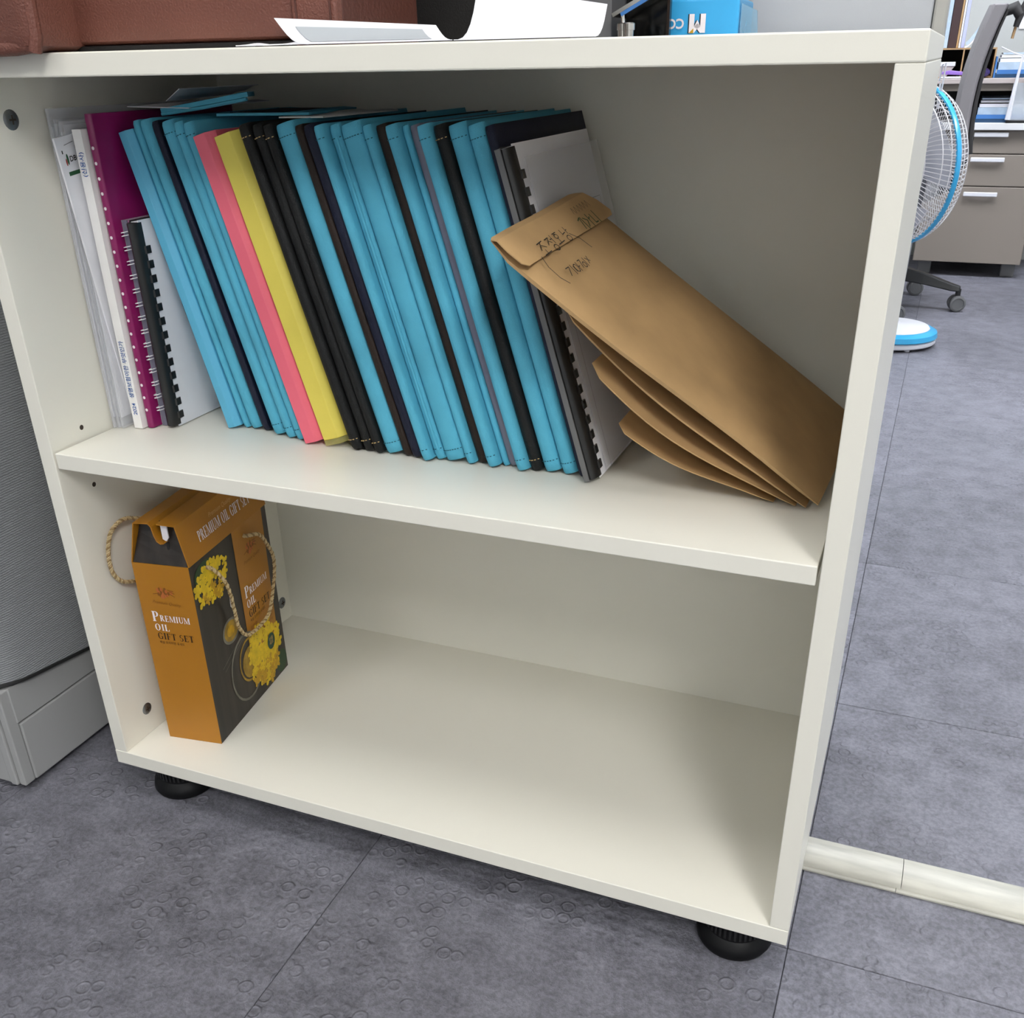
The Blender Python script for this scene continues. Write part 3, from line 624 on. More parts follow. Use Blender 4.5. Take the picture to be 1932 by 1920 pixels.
# ------------------------------------------------------------------ brown envelopes
def envelope(TFc, BFc, TBc, BBc, th, label, curve=0.0, text=False, flap=True):
    tf, bf, tb, bb = Vector(TFc), Vector(BFc), Vector(TBc), Vector(BBc)
    e = empty('brown_envelope', tuple(bf), label, 'envelope', 'brown envelopes slumped at the right end')
    u = (tf - bf); Ln = u.length; u.normalize()
    v = (tb - tf); width = v.length; v = (v - u*u.dot(v)).normalized(); nrm = u.cross(v).normalized()
    if nrm.z < 0: nrm = -nrm
    ni, nj = 16, 10; grid = []
    def P(s, q, off=0.0):
        dz = curve*math.sin(math.pi*max(0, min(1, s))) + 0.0016*math.sin(7*s+3*q)*math.sin(5*q+1)*min(1, 6*s)
        rc = 0.0
        q2 = q
        if s > 0.93: q2 = 0.5 + (q-0.5)*(1 - 0.10*((s-0.93)/0.07)**2)
        return (bf.lerp(bb, q2)).lerp(tf.lerp(tb, q2), s) + nrm*(dz+off)
    # puffy lens: top and bottom skins meeting at the edges
    def skin(sign):
        g = []
        for i in range(ni+1):
            s = i/ni; row = []
            for j in range(nj+1):
                q = j/nj
                edge = min(1, min(s, 1-s)*9+0.22)*min(1, min(q, 1-q)*7+0.30)
                row.append(P(s, q, sign*th/2*edge))
            g.append(row)
        return g
    a, b_ = skin(1), skin(-1); N = (ni+1)*(nj+1)
    vs = [p for r in a for p in r] + [p for r in b_ for p in r]; fs = []
    for i in range(ni):
        for j in range(nj):
            q = (i*(nj+1)+j, (i+1)*(nj+1)+j, (i+1)*(nj+1)+j+1, i*(nj+1)+j+1)
            fs += [q, tuple(N+k for k in q[::-1])]
    E = [i*(nj+1) for i in range(ni+1)] + [ni*(nj+1)+j for j in range(1, nj+1)] + [i*(nj+1)+nj for i in range(ni-1, -1, -1)] + [j for j in range(nj-1, 0, -1)]
    for k in range(len(E)):
        fs.append((E[(k+1) % len(E)], E[k], N+E[k], N+E[(k+1) % len(E)]))
    MB().add(vs, fs).build('envelope_body', 'kraft', e, smooth=True, auto=60)
    if flap:
        g = [[P(s_, (-0.018 + 1.036*j/10) if 0 < i < 5 else (0.012 + 0.976*j/10), o_) for j in range(11)] for i, (s_, o_) in enumerate(((1.004, 0.0005), (0.998, 0.0022), (0.985, th/2+0.0012), (0.95, th/2+0.0024), (0.91, th/2+0.0028), (0.897, th/2+0.0026)))]
        MB().sheet(g, 0.0008).build('folded_flap', 'kraft', e, smooth=True)
    if text:
        Tf = frame(P(0.985, 0.12, th/2+0.0036), tb - tf, u)
        hand = []
        def sy(paths, ox, oy, s=1.0): 
            for p in paths: hand.append([(ox+x*s, oy+y*s) for x, y in p])
        jo = [[(0, 9), (6, 9.4)], [(3.5, 9), (0, 5)], [(3, 7.5), (6, 5.3)], [(3, 4.5), (3, 2)], [(-0.5, 2), (7, 2.4)]]
        jeong = [[(0, 9), (4, 9.2), (0, 5.5)], [(2.4, 7.5), (4.4, 5.8)], [(4.8, 7.6), (6.6, 7.6)], [(6.8, 9.8), (6.8, 4.6)], arc(4.6, 2.4, 2, 1.8)]
        bo = [[(1, 9.5), (5, 9.5)], arc(3, 7.4, 1.7, 1.3), [(3, 5.6), (3, 3.2)], [(-0.5, 3.0), (6.6, 3.3)]]
        am = [[(0.5, 9.5), (0.6, 6.5), (4, 6.9)], [(5.6, 9.8), (5.6, 5.4)], [(5.6, 7.6), (7, 7.7)], arc(3.6, 3.0, 2, 1.7)]
        k = 0.0016
        for i, g in enumerate((jo, jeong, bo, am)): sy(g, 0.012+i*0.0145, -0.034, k)
        hand.append([(0.004, -0.030), (0.0005, -0.040), (0.002, -0.052), (0.007, -0.060)])
        sm = [[(0, 9), (4, 9), (0, 4)], [(6, 9.5), (6, 3)], [(8, 8), (8, 4)], arc(10, 6, 1.6, 2.6), [(12.5, 9), (12.5, 3)], [(12.5, 6), (14, 6)], [(15.5, 9), (18, 9), (16, 4)], arc(19.5, 5, 1.4, 1.8), [(22, 9), (22, 3)], [(24, 8), (27, 5)], [(27, 8.5), (24.5, 4)]]
        sy(sm, 0.018, -0.062, 0.0015)
        hand.append([(0.066, -0.026), (0.074, -0.034), (0.078, -0.046)])
        strokes(hand, Tf, 0.00085).build('handwriting', 'ink', e)
        h2 = []
        for p in [[(0, 8), (3, 9), (1, 3)], [(4, 9), (4.6, 2)], [(6, 8), (9, 6), (6, 3)], [(11, 9), (11, 2)], [(11, 6), (13, 7)], [(15, 8), (15, 3), (18, 3)], [(20, 9), (20, 2)]]:
            h2.append([(0.094+x*0.0016, -0.036+y*0.0019) for x, y in p])
        strokes(h2, Tf, 0.0012).build('green_handwriting', 'ink_green', e)
        h3 = [[(0.098+i*0.006, -0.014), (0.1005+i*0.006, -0.008), (0.103+i*0.006, -0.015)] for i in range(6)]
        strokes(h3, Tf, 0.0005).build('faint_handwriting', 'print_brown', e)
    return e
envelope((0.502, 0.016, 0.671), (0.7660, 0.106, 0.4560), (0.5150, 0.190, 0.6885), (0.7770, 0.335, 0.4600), 0.010, 'brown envelope with handwriting, on top of the slumped stack', text=True)
envelope((0.548, 0.055, 0.6180), (0.7560, 0.108, 0.4515), (0.550, 0.270, 0.622), (0.7660, 0.335, 0.4530), 0.005, 'brown envelope second from the top of the slumped stack', curve=-0.009, flap=False)
envelope((0.572, 0.060, 0.5700), (0.7470, 0.110, 0.4510), (0.572, 0.280, 0.575), (0.7570, 0.335, 0.4515), 0.004, 'brown envelope third from the top of the slumped stack', curve=-0.012, flap=False)
envelope((0.590, 0.085, 0.5120), (0.7280, 0.113, 0.4508), (0.590, 0.290, 0.515), (0.7400, 0.335, 0.4510), 0.003, 'flattened brown envelope at the bottom of the slumped stack', curve=-0.007, flap=False)

# ------------------------------------------------------------------ gift carton in the lower compartment
gb = empty('gift_carton', (0.08, 0.14, ZB1), 'orange and dark wood print oil gift carton with gold rope handles', 'gift box')
GO = Vector((0.0460, 0.046, ZB1+0.0003)); ge = Vector((0.9908, 0.1353, 0)); gd = Vector((-0.1353, 0.9908, 0)); gz = Vector((0, 0, 1))
GW, GD, GH = 0.0705, 0.184, 0.2395
TG = frame(GO, ge, gd)
def G(u, v, z): return GO + ge*u + gd*v + gz*z
MB().box((0, 0, 0), (GW, GD, GH), TG).build('carton_body', 'box_wood', gb, bevel=0.0006)
MB().box((-0.0003, -0.0004, 0), (GW-0.0002, 0.0004, GH), TG).build('front_panel', 'box_orange', gb)
MB().box((-0.0006, 0.0, 0), (0.0002, GD, GH), TG).build('side_panel', 'box_orange', gb)
def strip(pl, m, name, th=0.0013, d0=0.0, d1=GD):
    g = [[G(u, v, z) for u, z in pl] for v in (d0, d1)]
    return MB().sheet(g, th).build(name, m, gb, smooth=False)
zt = 0.289
strip([(0.0, GH), (0.012, zt-0.001), (0.030, zt), (0.0335, zt-0.004), (0.0350, zt-0.014), (0.0375, zt-0.021), (0.0415, zt-0.0235), (0.0455, zt-0.0225)], 'box_orange', 'roof_flap')
strip([(0.0405, zt), (0.0625, zt-0.001), (GW+0.0006, GH)], 'box_orange', 'roof_flap')
MB().prism([(0.0412, zt-0.020), (0.0455, zt-0.0225), (0.0488, zt-0.018), (0.0488, zt-0.0008), (0.0412, zt-0.0008)], 0.006, 0.0075, frame(GO, ge, gz) @ Matrix.Rotation(math.pi, 4, 'X') if False else Matrix(((ge.x, 0, gd.x, GO.x), (ge.y, 0, gd.y, GO.y), (0, 1, 0, GO.z), (0, 0, 0, 1)))).build('inner_tuck', 'box_white', gb)
g = [[G(0.0015+0.011*i/4, 0.001+0.012*i/4, GH+(zt-0.003-GH)*i/4), G(GW*0.5, 0.001+0.016*i/4, GH+(zt-0.003-GH)*i/4), G(GW-0.0015-0.0075*i/4, 0.001+0.012*i/4, GH+(zt-0.003-GH)*i/4)] for i in range(5)]
MB().sheet(g, 0.0008).build('gable_end', 'box_wood', gb)
g = [[G(a[0], GD-0.001-0.006*i/4, a[1]) for a in ((0.0015+0.011*i/4, GH+(zt-0.003-GH)*i/4), (GW-0.0015-0.0075*i/4, GH+(zt-0.003-GH)*i/4))] for i in range(5)]
MB().sheet(g, 0.0008).build('gable_end', 'box_wood', gb)
MB().box((0.0440, 0.0060, zt-0.034), (0.0475, 0.0085, zt-0.024), TG).build('tuck_slot', 'ink', gb, bevel=0.001)
# front print
TFr = Matrix(((ge.x, 0, -gd.x, GO.x - gd.x*0.0006), (ge.y, 0, -gd.y, GO.y - gd.y*0.0006), (0, 1, 0, GO.z), (0, 0, 0, 1)))
def at(x, y): return TFr @ Matrix.Translation((x, y, 0))
def premium(place, s, w_, parent, m1='print_white', m2='print_brown'):
    mb, _ = serif('P', 0.0185*s, place(0, 0), sx=w_); 
    serif('REMIUM', 0.0112*s, place(0.0140*s*w_, 0.0012*s), mb=mb, sx=w_*0.92)
    serif('OIL', 0.0120*s, place(0.0012*s, -0.0165*s), mb=mb, sx=w_*1.05)
    mb.build('lettering', m1, parent)
    mb, _ = serif('GIFT SET', 0.0118*s, place(0.0030*s, -0.0325*s), sx=w_*0.98)
    mb.build('lettering', m2, parent)
    text_mb('백설 프리미엄 유세트', 0.0058*s, place(0.0042*s, -0.0405*s), sx=w_*0.9).build('lettering', m2, parent)
premium(lambda x, y: at(0.0115+x, 0.1655+y), 0.72, 0.98, gb)
def rosette(place, s, parent):
    mb = MB(); mk = MB(); rnd = random.Random(3)
    for i in range(26):
        a = rnd.uniform(0, 6.28); r = rnd.uniform(0.1, 1)*0.008*s
        cx, cy = r*math.cos(a)*1.25, r*math.sin(a)*0.85
        (mb if i % 2 else mk).add([(x, y, 0.0002+i*0.00001) for x, y in arc(cx, cy, 0.0016*s, 0.0024*s, n=8)[:-1]], [tuple(range(8))], place(0, 0) )
    mb.build('flower_emblem', 'print_rose', parent)
    strokes([[(-0.015*s, -0.004*s), (-0.009*s, -0.0025*s), (-0.003*s, -0.003*s)], [(0.006*s, 0.002*s), (0.012*s, 0.000)], [(0.006*s, -0.001*s), (0.012*s, -0.004*s)], [(0.004*s, 0.004*s), (0.011*s, 0.003*s)]], place(0, 0), 0.0009*s, mb=mk)
    mk.build('flower_emblem', 'print_tan', parent)
    text_mb('Premium Quality', 0.0056*s, place(-0.0185*s, -0.0150*s), shear=0.35, sx=0.92).build('lettering', 'print_tan', parent)
rosette(lambda x, y: at(0.0345+x, 0.2050+y) @ Matrix.Rotation(R(-3), 4, 'Z'), 1.0, gb)
# right face print
TRt = Matrix(((gd.x, 0, ge.x, GO.x + ge.x*(GW+0.0003)), (gd.y, 0, ge.y, GO.y + ge.y*(GW+0.0003)), (0, 1, 0, GO.z), (0, 0, 0, 1)))
def ar(x, y, h=0.0): return TRt @ Matrix.Translation((x, y, h))
MB().add([(0.096, 0.062, 0.0001), (0.168, 0.062, 0.0001), (0.172, GH, 0.0001), (0.096, GH, 0.0001)], [(0, 1, 2, 3)], TRt).build('orange_label', 'box_orange', gb)
premium(lambda x, y: ar(0.104+x, 0.1450+y, 0.0001), 0.86, 0.98, gb)
rosette(lambda x, y: ar(0.134+x, 0.2050+y, 0.0001), 1.15, gb)
sm = MB()
text_mb('알뜰형', 0.0065, ar(0.105, 0.100, 0.0001)).build('lettering', 'print_tan', gb)
for i, ln in enumerate(('카놀라유 500ml 2개, 포도씨유', '500ml 2개, 올리브유 알뜰구성', '참기름 요리유 구성세트')):
    text_mb(ln, 0.0046, ar(0.105, 0.0925-i*0.0060, 0.0001)).build('lettering', 'print_tan', gb)
def petals(cx, cy, rx, ry, n, m, seed, h0, s=0.0075):
    rnd = random.Random(seed); mb = MB()
    for i in range(n):
        a = rnd.uniform(0, 6.283); r = math.sqrt(rnd.random())
        px, py = cx+rx*r*math.cos(a), cy+ry*r*math.sin(a); b0 = rnd.uniform(0, 6.28)
        for k in range(4):
            th = b0 + k*math.pi/2 + rnd.uniform(-0.3, 0.3); l = s*rnd.uniform(0.7, 1.1); w2 = l*0.36
            pts = [(0, 0), (l*0.45, w2), (l*0.9, w2*0.7), (l, 0), (l*0.9, -w2*0.7), (l*0.45, -w2)]
            mb.add([(px+x*math.cos(th)-y*math.sin(th), py+x*math.sin(th)+y*math.cos(th), h0+i*0.000002) for x, y in pts], [tuple(range(6))], TRt)
    mb.build('flower_print', m, gb)
def blob(pts, h, m, name): MB().add([(x, y, h) for x, y in pts], [tuple(range(len(pts)))], TRt).build(name, m, gb)
blob(arc(0.030, 0.218, 0.024, 0.016, n=18)[:-1], 0.00012, 'leaf', 'leaf_print')
blob(arc(0.168, 0.018, 0.015, 0.016, n=18)[:-1], 0.00012, 'leaf', 'leaf_print')
petals(0.040, 0.204, 0.035, 0.024, 34, 'petal', 1, 0.0002, 0.0088)
petals(0.034, 0.190, 0.024, 0.014, 9, 'petal_deep', 2, 0.00026, 0.007)
def ringm(cx, cy, rx, ry, k, m, h, name='bowl_print'):
    o_, i_ = arc(cx, cy, rx, ry, n=28)[:-1], arc(cx, cy, rx*k, ry*k, n=28)[:-1]
    MB().add([(x, y, h) for x, y in o_+i_], [(a, (a+1) % 28, 28+(a+1) % 28, 28+a) for a in range(28)], TRt).build(name, m, gb)
blob(arc(0.061, 0.125, 0.019, 0.0155, n=20)[:-1], 0.00013, 'oil', 'bowl_print'); ringm(0.061, 0.125, 0.020, 0.0165, 0.80, 'bowl', 0.00016)
blob(arc(0.060, 0.125, 0.009, 0.007, n=14)[:-1], 0.0002, 'petal_deep', 'bowl_print')
ringm(0.084, 0.060, 0.040, 0.046, 0.93, 'bowl', 0.00014); ringm(0.092, 0.066, 0.026, 0.030, 0.90, 'oil', 0.00016); blob(arc(0.094, 0.062, 0.021, 0.022, n=18)[:-1], 0.00014, 'oil', 'bowl_print')
strokes([[(0.030, 0.088), (0.094, 0.112)], [(0.034, 0.082), (0.096, 0.106)]], ar(0, 0), 0.0005).build('scratch_print', 'bowl', gb)
petals(0.130, 0.056, 0.040, 0.044, 80, 'petal', 5, 0.00022, 0.009); petals(0.130, 0.026, 0.034, 0.020, 22, 'petal_deep', 6, 0.0004, 0.008); petals(0.124, 0.062, 0.034, 0.030, 24, 'petal', 8, 0.00050, 0.008)
blob(arc(0.148, 0.060, 0.0100, 0.0115, n=20)[:-1], 0.0008, 'badge', 'round_badge')
text_mb('선물\n세트', 0.006, ar(0.1425, 0.0615, 0.0007)).build('lettering', 'print_pale', gb)
blob([(0.0695, 0.168), (0.0705, 0.160), (0.0735, 0.155), (0.0715, 0.150), (0.068, 0.154), (0.0685, 0.160)], 0.0003, 'print_white', 'oil_drop_print')
# roof lettering on the right slope
sl = (ge*(0.0625-GW) + gz*(zt-0.001-GH)).normalized()
TR2 = frame(G(GW+0.0012, 0.0, GH) + gz*0.0, gd, sl)
mb, wt = serif('PREMIUM OIL GIFT SET', 0.0128, TR2 @ Matrix.Translation((0.032, 0.0165, 0.0004)), sx=0.66, gap=0.06)
mb.build('lettering', 'print_white', gb)
text_mb('Premium Quality', 0.0075, TR2 @ Matrix.Translation((0.062, 0.034, 0.0004)), shear=0.3).build('lettering', 'print_pale', gb)
# rope handles
def rope(pts, name, r=0.0019, strands=3, turns=150):
    P = [Vector(p) for p in pts]; dense = []
    def cr(a, b_, c, d, t):
        return 0.5*((2*b_) + (c-a)*t + (2*a-5*b_+4*c-d)*t*t + (3*b_-a-3*c+d)*t**3)
    for i in range(len(P)-1):
        a = P[max(i-1, 0)]; b_ = P[i]; c = P[i+1]; d = P[min(i+2, len(P)-1)]
        for k in range(14): dense.append(cr(a, b_, c, d, k/12))
    dense.append(P[-1]); mb = MB(); acc = [0]
    for a, b_ in zip(dense, dense[1:]): acc.append(acc[-1] + (b_-a).length)
    up = (dense[1]-dense[0]).orthogonal().normalized(); frames = []
    for i in range(len(dense)):
        d = (dense[min(i+1, len(dense)-1)] - dense[max(i-1, 0)]).normalized(); up = (up - d*up.dot(d)).normalized(); frames.append((up.copy(), d.cross(up)))
    m2 = MB()
    for s_ in range(strands):
        pl = []
        for p, (u_, q), l in zip(dense, frames, acc):
            a = l/0.0085*2*math.pi + s_*2*math.pi/strands
            pl.append(p + (u_*math.cos(a)+q*math.sin(a))*r*0.80)
        (m2 if s_ == 0 else mb).tube(pl, r*0.62, 6)
    o = mb.build(name, 'gold_rope', gb, smooth=True)
    m2.build('shade_strand', 'rope_shade', o, smooth=True)  # one strand coloured darker for the shaded creases of the twist
    return o
rp = [(0.122, 0.291, -0.006), (0.124, 0.2915, 0.004), (0.139, 0.287, 0.012), (0.153, 0.267, 0.013), (0.165, 0.244, 0.012), (0.164, 0.217, 0.010), (0.152, 0.188, 0.008), (0.140, 0.173, 0.007), (0.113, 0.169, 0.006), (0.085, 0.174, 0.006), (0.068, 0.195, 0.007), (0.062, 0.216, 0.009), (0.056, 0.245, 0.011), (0.048, 0.269, 0.011), (0.036, 0.290, 0.005), (0.033, 0.292, -0.006)]
rope([TRt @ Vector((v, z-ZB1, o_)) for v, z, o_ in rp], 'rope_handle')
rl = [(0.128, 0.338, 0.010), (0.110, 0.341, -0.002), (0.089, 0.342, -0.008), (0.070, 0.349, -0.012), (0.057, 0.348, -0.014), (0.045, 0.341, -0.015), (0.038, 0.328, -0.0155), (0.035, 0.313, -0.016), (0.036, 0.296, -0.016), (0.043, 0.283, -0.015), (0.054, 0.276, -0.013), (0.070, 0.273, -0.011), (0.095, 0.275, -0.009), (0.125, 0.285, -0.005), (0.128, 0.288, 0.004)]
rope([(0.0405+o_, v, z) for v, z, o_ in rl], 'rope_handle')

# ------------------------------------------------------------------ things on top of the bookcase
ZT = BH + 0.0003
# leather bag
bg = empty('leather_bag', (0.14, 0.12, ZT), 'brown grained leather bag standing at the left end of the bookcase top', 'bag')
def rbox(x0, x1, y0, y1, z0, z1, r, n=5, top=0.0, sag=0.0):
    ring = []
    for cx, cy, a0 in ((x1-r, y0+r, -90), (x1-r, y1-r, 0), (x0+r, y1-r, 90), (x0+r, y0+r, 180)):
        for k in range(n+1): ring.append((cx+r*math.cos(R(a0+90*k/n)), cy+r*math.sin(R(a0+90*k/n))))
    cx, cy = (x0+x1)/2, (y0+y1)/2; out = []
    for z, s in ((z0, -0.012), (z0+0.004, -0.003), (z0+0.014, 0.0), ((z0+z1)/2, 0.002), (z1-0.01, -top), (z1, -top-0.008)):
        lv = [(cx+(x-cx)*(1+s/(x1-x0)*2), cy+(y-cy)*(1+s/(y1-y0)*2), z) for x, y in ring]
        if sag and z < z0+0.02: lv = [(x, y, z - (sag*(1 if z < z0+0.01 else 0.5) if y < -0.0015 else 0)) for x, y, z in lv]
        out.append(lv)
    return MB().loft(out)
rbox(0.108, 0.348, 0.028, 0.170, ZT+0.003, ZT+0.24, 0.016, top=0.012).build('bag_body', 'leather', bg, smooth=True)
rbox(-0.015, 0.134, -0.022, 0.150, ZT+0.0002, ZT+0.235, 0.014, top=0.006).build('side_gusset', 'leather', bg, smooth=True)
MB().tube([(-0.012, -0.0150, 0.8108), (0.05, -0.0150, 0.8106), (0.105, -0.0145, 0.8112), (0.126, -0.0120, 0.8125)], [0.0066, 0.0068, 0.0064, 0.0050], 12).build('sagging_lip', 'leather', bg, smooth=True)
MB().tube([(0.126, -0.0150, ZT+0.000), (0.1300, -0.0150, ZT+0.012), (0.1320, -0.014, ZT+0.10), (0.1300, -0.012, ZT+0.23)], 0.0050, 10).build('corner_piping', 'leather', bg, smooth=True)
MB().box((0.125, 0.033, ZT), (0.342, 0.165, ZT+0.004)).build('bag_underside', 'black_fabric', bg, bevel=0.001)  # flat black slab in the gap between bag and bookcase top
st = MB().box((0.344, 0.026, ZT+0.0), (0.383, 0.036, ZT+0.225)).build('strap', 'leather', bg, bevel=0.002)
MB().tube([(0.3485, 0.0255, ZT+z) for z in (0.002, 0.1, 0.22)], 0.0008, 6).tube([(0.378, 0.0255, ZT+z) for z in (0.002, 0.1, 0.22)], 0.0008, 6).build('strap_seam', 'leather_dark', st)
MB().box((0.346, 0.0365, ZT), (0.381, 0.165, ZT+0.22)).build('end_panel', 'leather_dark', bg, bevel=0.003)
for y in (0.055, 0.140):
    MB().tube([(0.18 + 0.12*k/12, y, ZT+0.232+0.075*math.sin(math.pi*k/12)) for k in range(13)], 0.0055, 10).build('carry_handle', 'leather_dark', bg, smooth=True)
# black case behind the papers
e = empty('black_pouch', (0.40, 0.29, ZT), 'black fabric case standing behind the curled white papers', 'case')
rbox(0.290, 0.500, 0.225, 0.345, ZT, ZT+0.150, 0.018, top=0.006).build('case_body', 'black_fabric', e, smooth=True)
MB().tube([(0.294+0.202*k/10, 0.2245, ZT+0.118) for k in range(11)], 0.0016, 6).build('zip', 'grey_plastic', e)
# dark grey organiser panel
e = empty('grey_file_stand', (0.532, 0.28, ZT), 'dark grey upright file stand between the black case and the black box', 'stand')
MB().box((0.512, 0.215, ZT), (0.5375, 0.345, ZT+0.17)).build('panel', 'dark_grey', e, bevel=0.001)
MB().box((0.500, 0.218, ZT), (0.512, 0.342, ZT+0.006)).build('foot_plate', 'dark_grey', e)
# curled papers
e = empty('open_brochure', (0.46, 0.06, ZT), 'white open brochure with curling leaves on the bookcase top', 'paper')
def leaf(fl, fr, bl, br, prof, th=0.0006):
    A, B, C_, D = Vector(fl), Vector(fr), Vector(bl), Vector(br)
    return [[A.lerp(B, j/10).lerp(C_.lerp(D, j/10), s) * 1.0 + Vector((0, 0, -(A.lerp(B, j/10).lerp(C_.lerp(D, j/10), s)).z + ZT + 0.0006 + hz*(C_.lerp(D, j/10).z - ZT))) for j in range(11)] for s, hz in prof]
prof = [(0.0, 0.0), (0.12, 0.01), (0.28, 0.06), (0.45, 0.18), (0.62, 0.38), (0.8, 0.66), (1.0, 1.0)]
LL = leaf((0.369, 0.002, ZT), (0.488, 0.002, ZT), (0.331, 0.0215, 0.8255), (0.4665, 0.0215, 0.8172), prof)
lf = MB().sheet(LL, 0.0005).build('left_leaf', 'paper', e, smooth=True)
lf['label'] = 'left leaf with a grey window'
W2 = [[LL[i][j] + Vector((0.0, -0.0005, 0.0005)) for j in range(1, 10)] for i in range(2, 6)]
MB().sheet(W2, 0.0002).build('grey_window', 'window_film', lf, smooth=True)
prof2 = [(0.0, 0.0), (0.15, 0.01), (0.32, 0.05), (0.48, 0.14), (0.63, 0.29), (0.77, 0.50), (0.89, 0.75), (1.0, 1.0)]
RL = leaf((0.488, 0.004, ZT), (0.590, 0.004, ZT), (0.446, 0.145, 0.8480), (0.5555, 0.145, 0.8312), prof2)
MB().sheet(RL, 0.0005).build('right_leaf', 'paper', e, smooth=True)
slab('flat_sheet', 'paper', [(0.30, 0.012, ZT+0.0009), (0.365, 0.003, ZT+0.0009), (0.36, 0.020, ZT+0.0009), (0.31, 0.022, ZT+0.0009)], 0.0008, 'white paper corner lying flat left of the brochure', 'paper', group=None, nm='sheet')
# black open box with leaning glossy panel
e = empty('black_display_box', (0.585, 0.22, ZT), 'glossy black open box with a slanted lid, left of the blue ream', 'box')
MB().box((0.539, 0.255, ZT), (0.5775, 0.262, ZT+0.11)).build('back_wall', 'acrylic_black', e)
MB().box((0.5755, 0.2535, ZT+0.002), (0.5778, 0.2549, ZT+0.11)).build('edge_strip', 'brown', e)
MB().box((0.539, 0.195, ZT), (0.5775, 0.2549, ZT+0.002)).build('base', 'acrylic_black', e)
T = Matrix.Translation((0.5475, 0.204, 0.8275)) @ Matrix.Rotation(R(-26), 4, 'Y')
pn = MB().box((-0.006, 0, 0), (0.040, 0.045, 0.003), T).build('slanted_lid', 'chrome', e)
MB().box((0.001, -0.0006, -0.0028), (0.040, 0.001, -0.0002), T).build('blue_edge', 'file_blue', e)
for k, (x, y, h) in enumerate(((0.5490, 0.210, 0.0105), (0.5560, 0.205, 0.0105))):
    MB().lathe([(0.0042, 0.0002), (0.0042, h*0.55), (0.0050, h*0.56), (0.0050, h), (0.0042, h+0.0008), (0.0005, h+0.0012)], 20, Matrix.Translation((x, y, ZT+0.002))).build('metal_foot', 'chrome', e, smooth=True)
MB().tube([(0.5495, 0.210, ZT+0.012), (0.5485, 0.210, ZT+0.022)], 0.0016, 8).build('lid_stem', 'chrome', e)
# blue ream
e = empty('copy_paper_ream', (0.53, 0.33, ZT), 'bright blue wrapped copy paper ream with white printed letters, upside down', 'paper ream')
TRm = frame((0.634, 0.272, ZT), Vector((-0.99, 0.02, 0)), Vector((0.10, 1, 0)))  # x to the left along the front, y to the back
fx = Vector((-1, 0.02, 0)).normalized(); fy = Vector((-0.06, 1, 0)).normalized()
def RM(u, v, z): return Vector((0.634, 0.272, ZT)) + fx*u + fy*v + Vector((0, 0, z))
vs = [RM(u, v, z) for z in (0.0, 0.0315) for u, v in ((0, 0), (0.090, 0), (0.090, 0.098), (0, 0.098))]
MB().add(vs, [(0, 1, 2, 3), (4, 5, 6, 7), (0, 1, 5, 4), (1, 2, 6, 5), (2, 3, 7, 6), (3, 0, 4, 7)]).build('wrapped_stack', 'blue_wrap', e, bevel=0.002, seg=3)
MB().sheet([[RM(0.030+0.06*i/4, 0.004+0.07*j/3, 0.0325+0.010*(i/4)**1.5*(0.4+0.6*j/3)) for j in range(4)] for i in range(5)], 0.0006).build('torn_flap', 'blue_wrap', e, smooth=True)
MB().sheet([[RM(-0.001-0.006*(i/3)*(1-j*0.12), 0.006+0.085*i/3, 0.001+0.026*j/3-0.003*i/3*j/3) for j in range(4)] for i in range(4)], 0.0005).build('end_film', 'blue_film', e, smooth=True)
TL = Matrix(((-fx.x, 0, -fy.x, 0), (-fx.y, 0, -fy.y, 0), (0, 1, 0, 0), (0, 0, 0, 1)))
def rl_(u, z, h=0.0005):
    T = TL.copy(); T.translation = RM(u, 0, z) - fy*h; return T
rot180 = Matrix.Rotation(math.pi, 4, 'Z')
text_mb('COPY', 0.0105, rl_(0.0475, 0.0165) @ rot180, bold=0.0003).build('lettering', 'print_white', e)
mpoly = [[(0, 0), (0.0045, 0), (0.0045, 0.0095), (0, 0.0145)], [(0.0100, 0), (0.0145, 0), (0.0145, 0.0145), (0.0100, 0.0095)], [(0, 0.0145), (0.0045, 0.0095), (0.00725, 0.0070), (0.0100, 0.0095), (0.0145, 0.0145), (0.0100, 0.0145), (0.00725, 0.0115), (0.0045, 0.0145)], [(0.0045, 0.0095), (0.00725, 0.0115), (0.00725, 0.0045)], [(0.0100, 0.0095), (0.00725, 0.0115), (0.00725, 0.0045)]]
mb = MB(); sh = MB()
for p in mpoly:
    mb.add([(x, y, 0.0004) for x, y in p], [tuple(range(len(p)))], rl_(0.0285, 0.0200) @ rot180)
    sh.add([(x+0.0011, y, 0.0001) for x, y in p], [tuple(range(len(p)))], rl_(0.0285, 0.0200) @ rot180)
mb.build('logo', 'print_white', e); sh.build('logo_shadow', 'ink', e)
MB().add([(0.0145, 0.0145, 0.0006), (0.0104, 0.0145, 0.0006), (0.0104, 0.0108, 0.0006)], [(0, 1, 2)], rl_(0.0285, 0.0200) @ rot180).build('logo_corner', 'petal_deep', e)

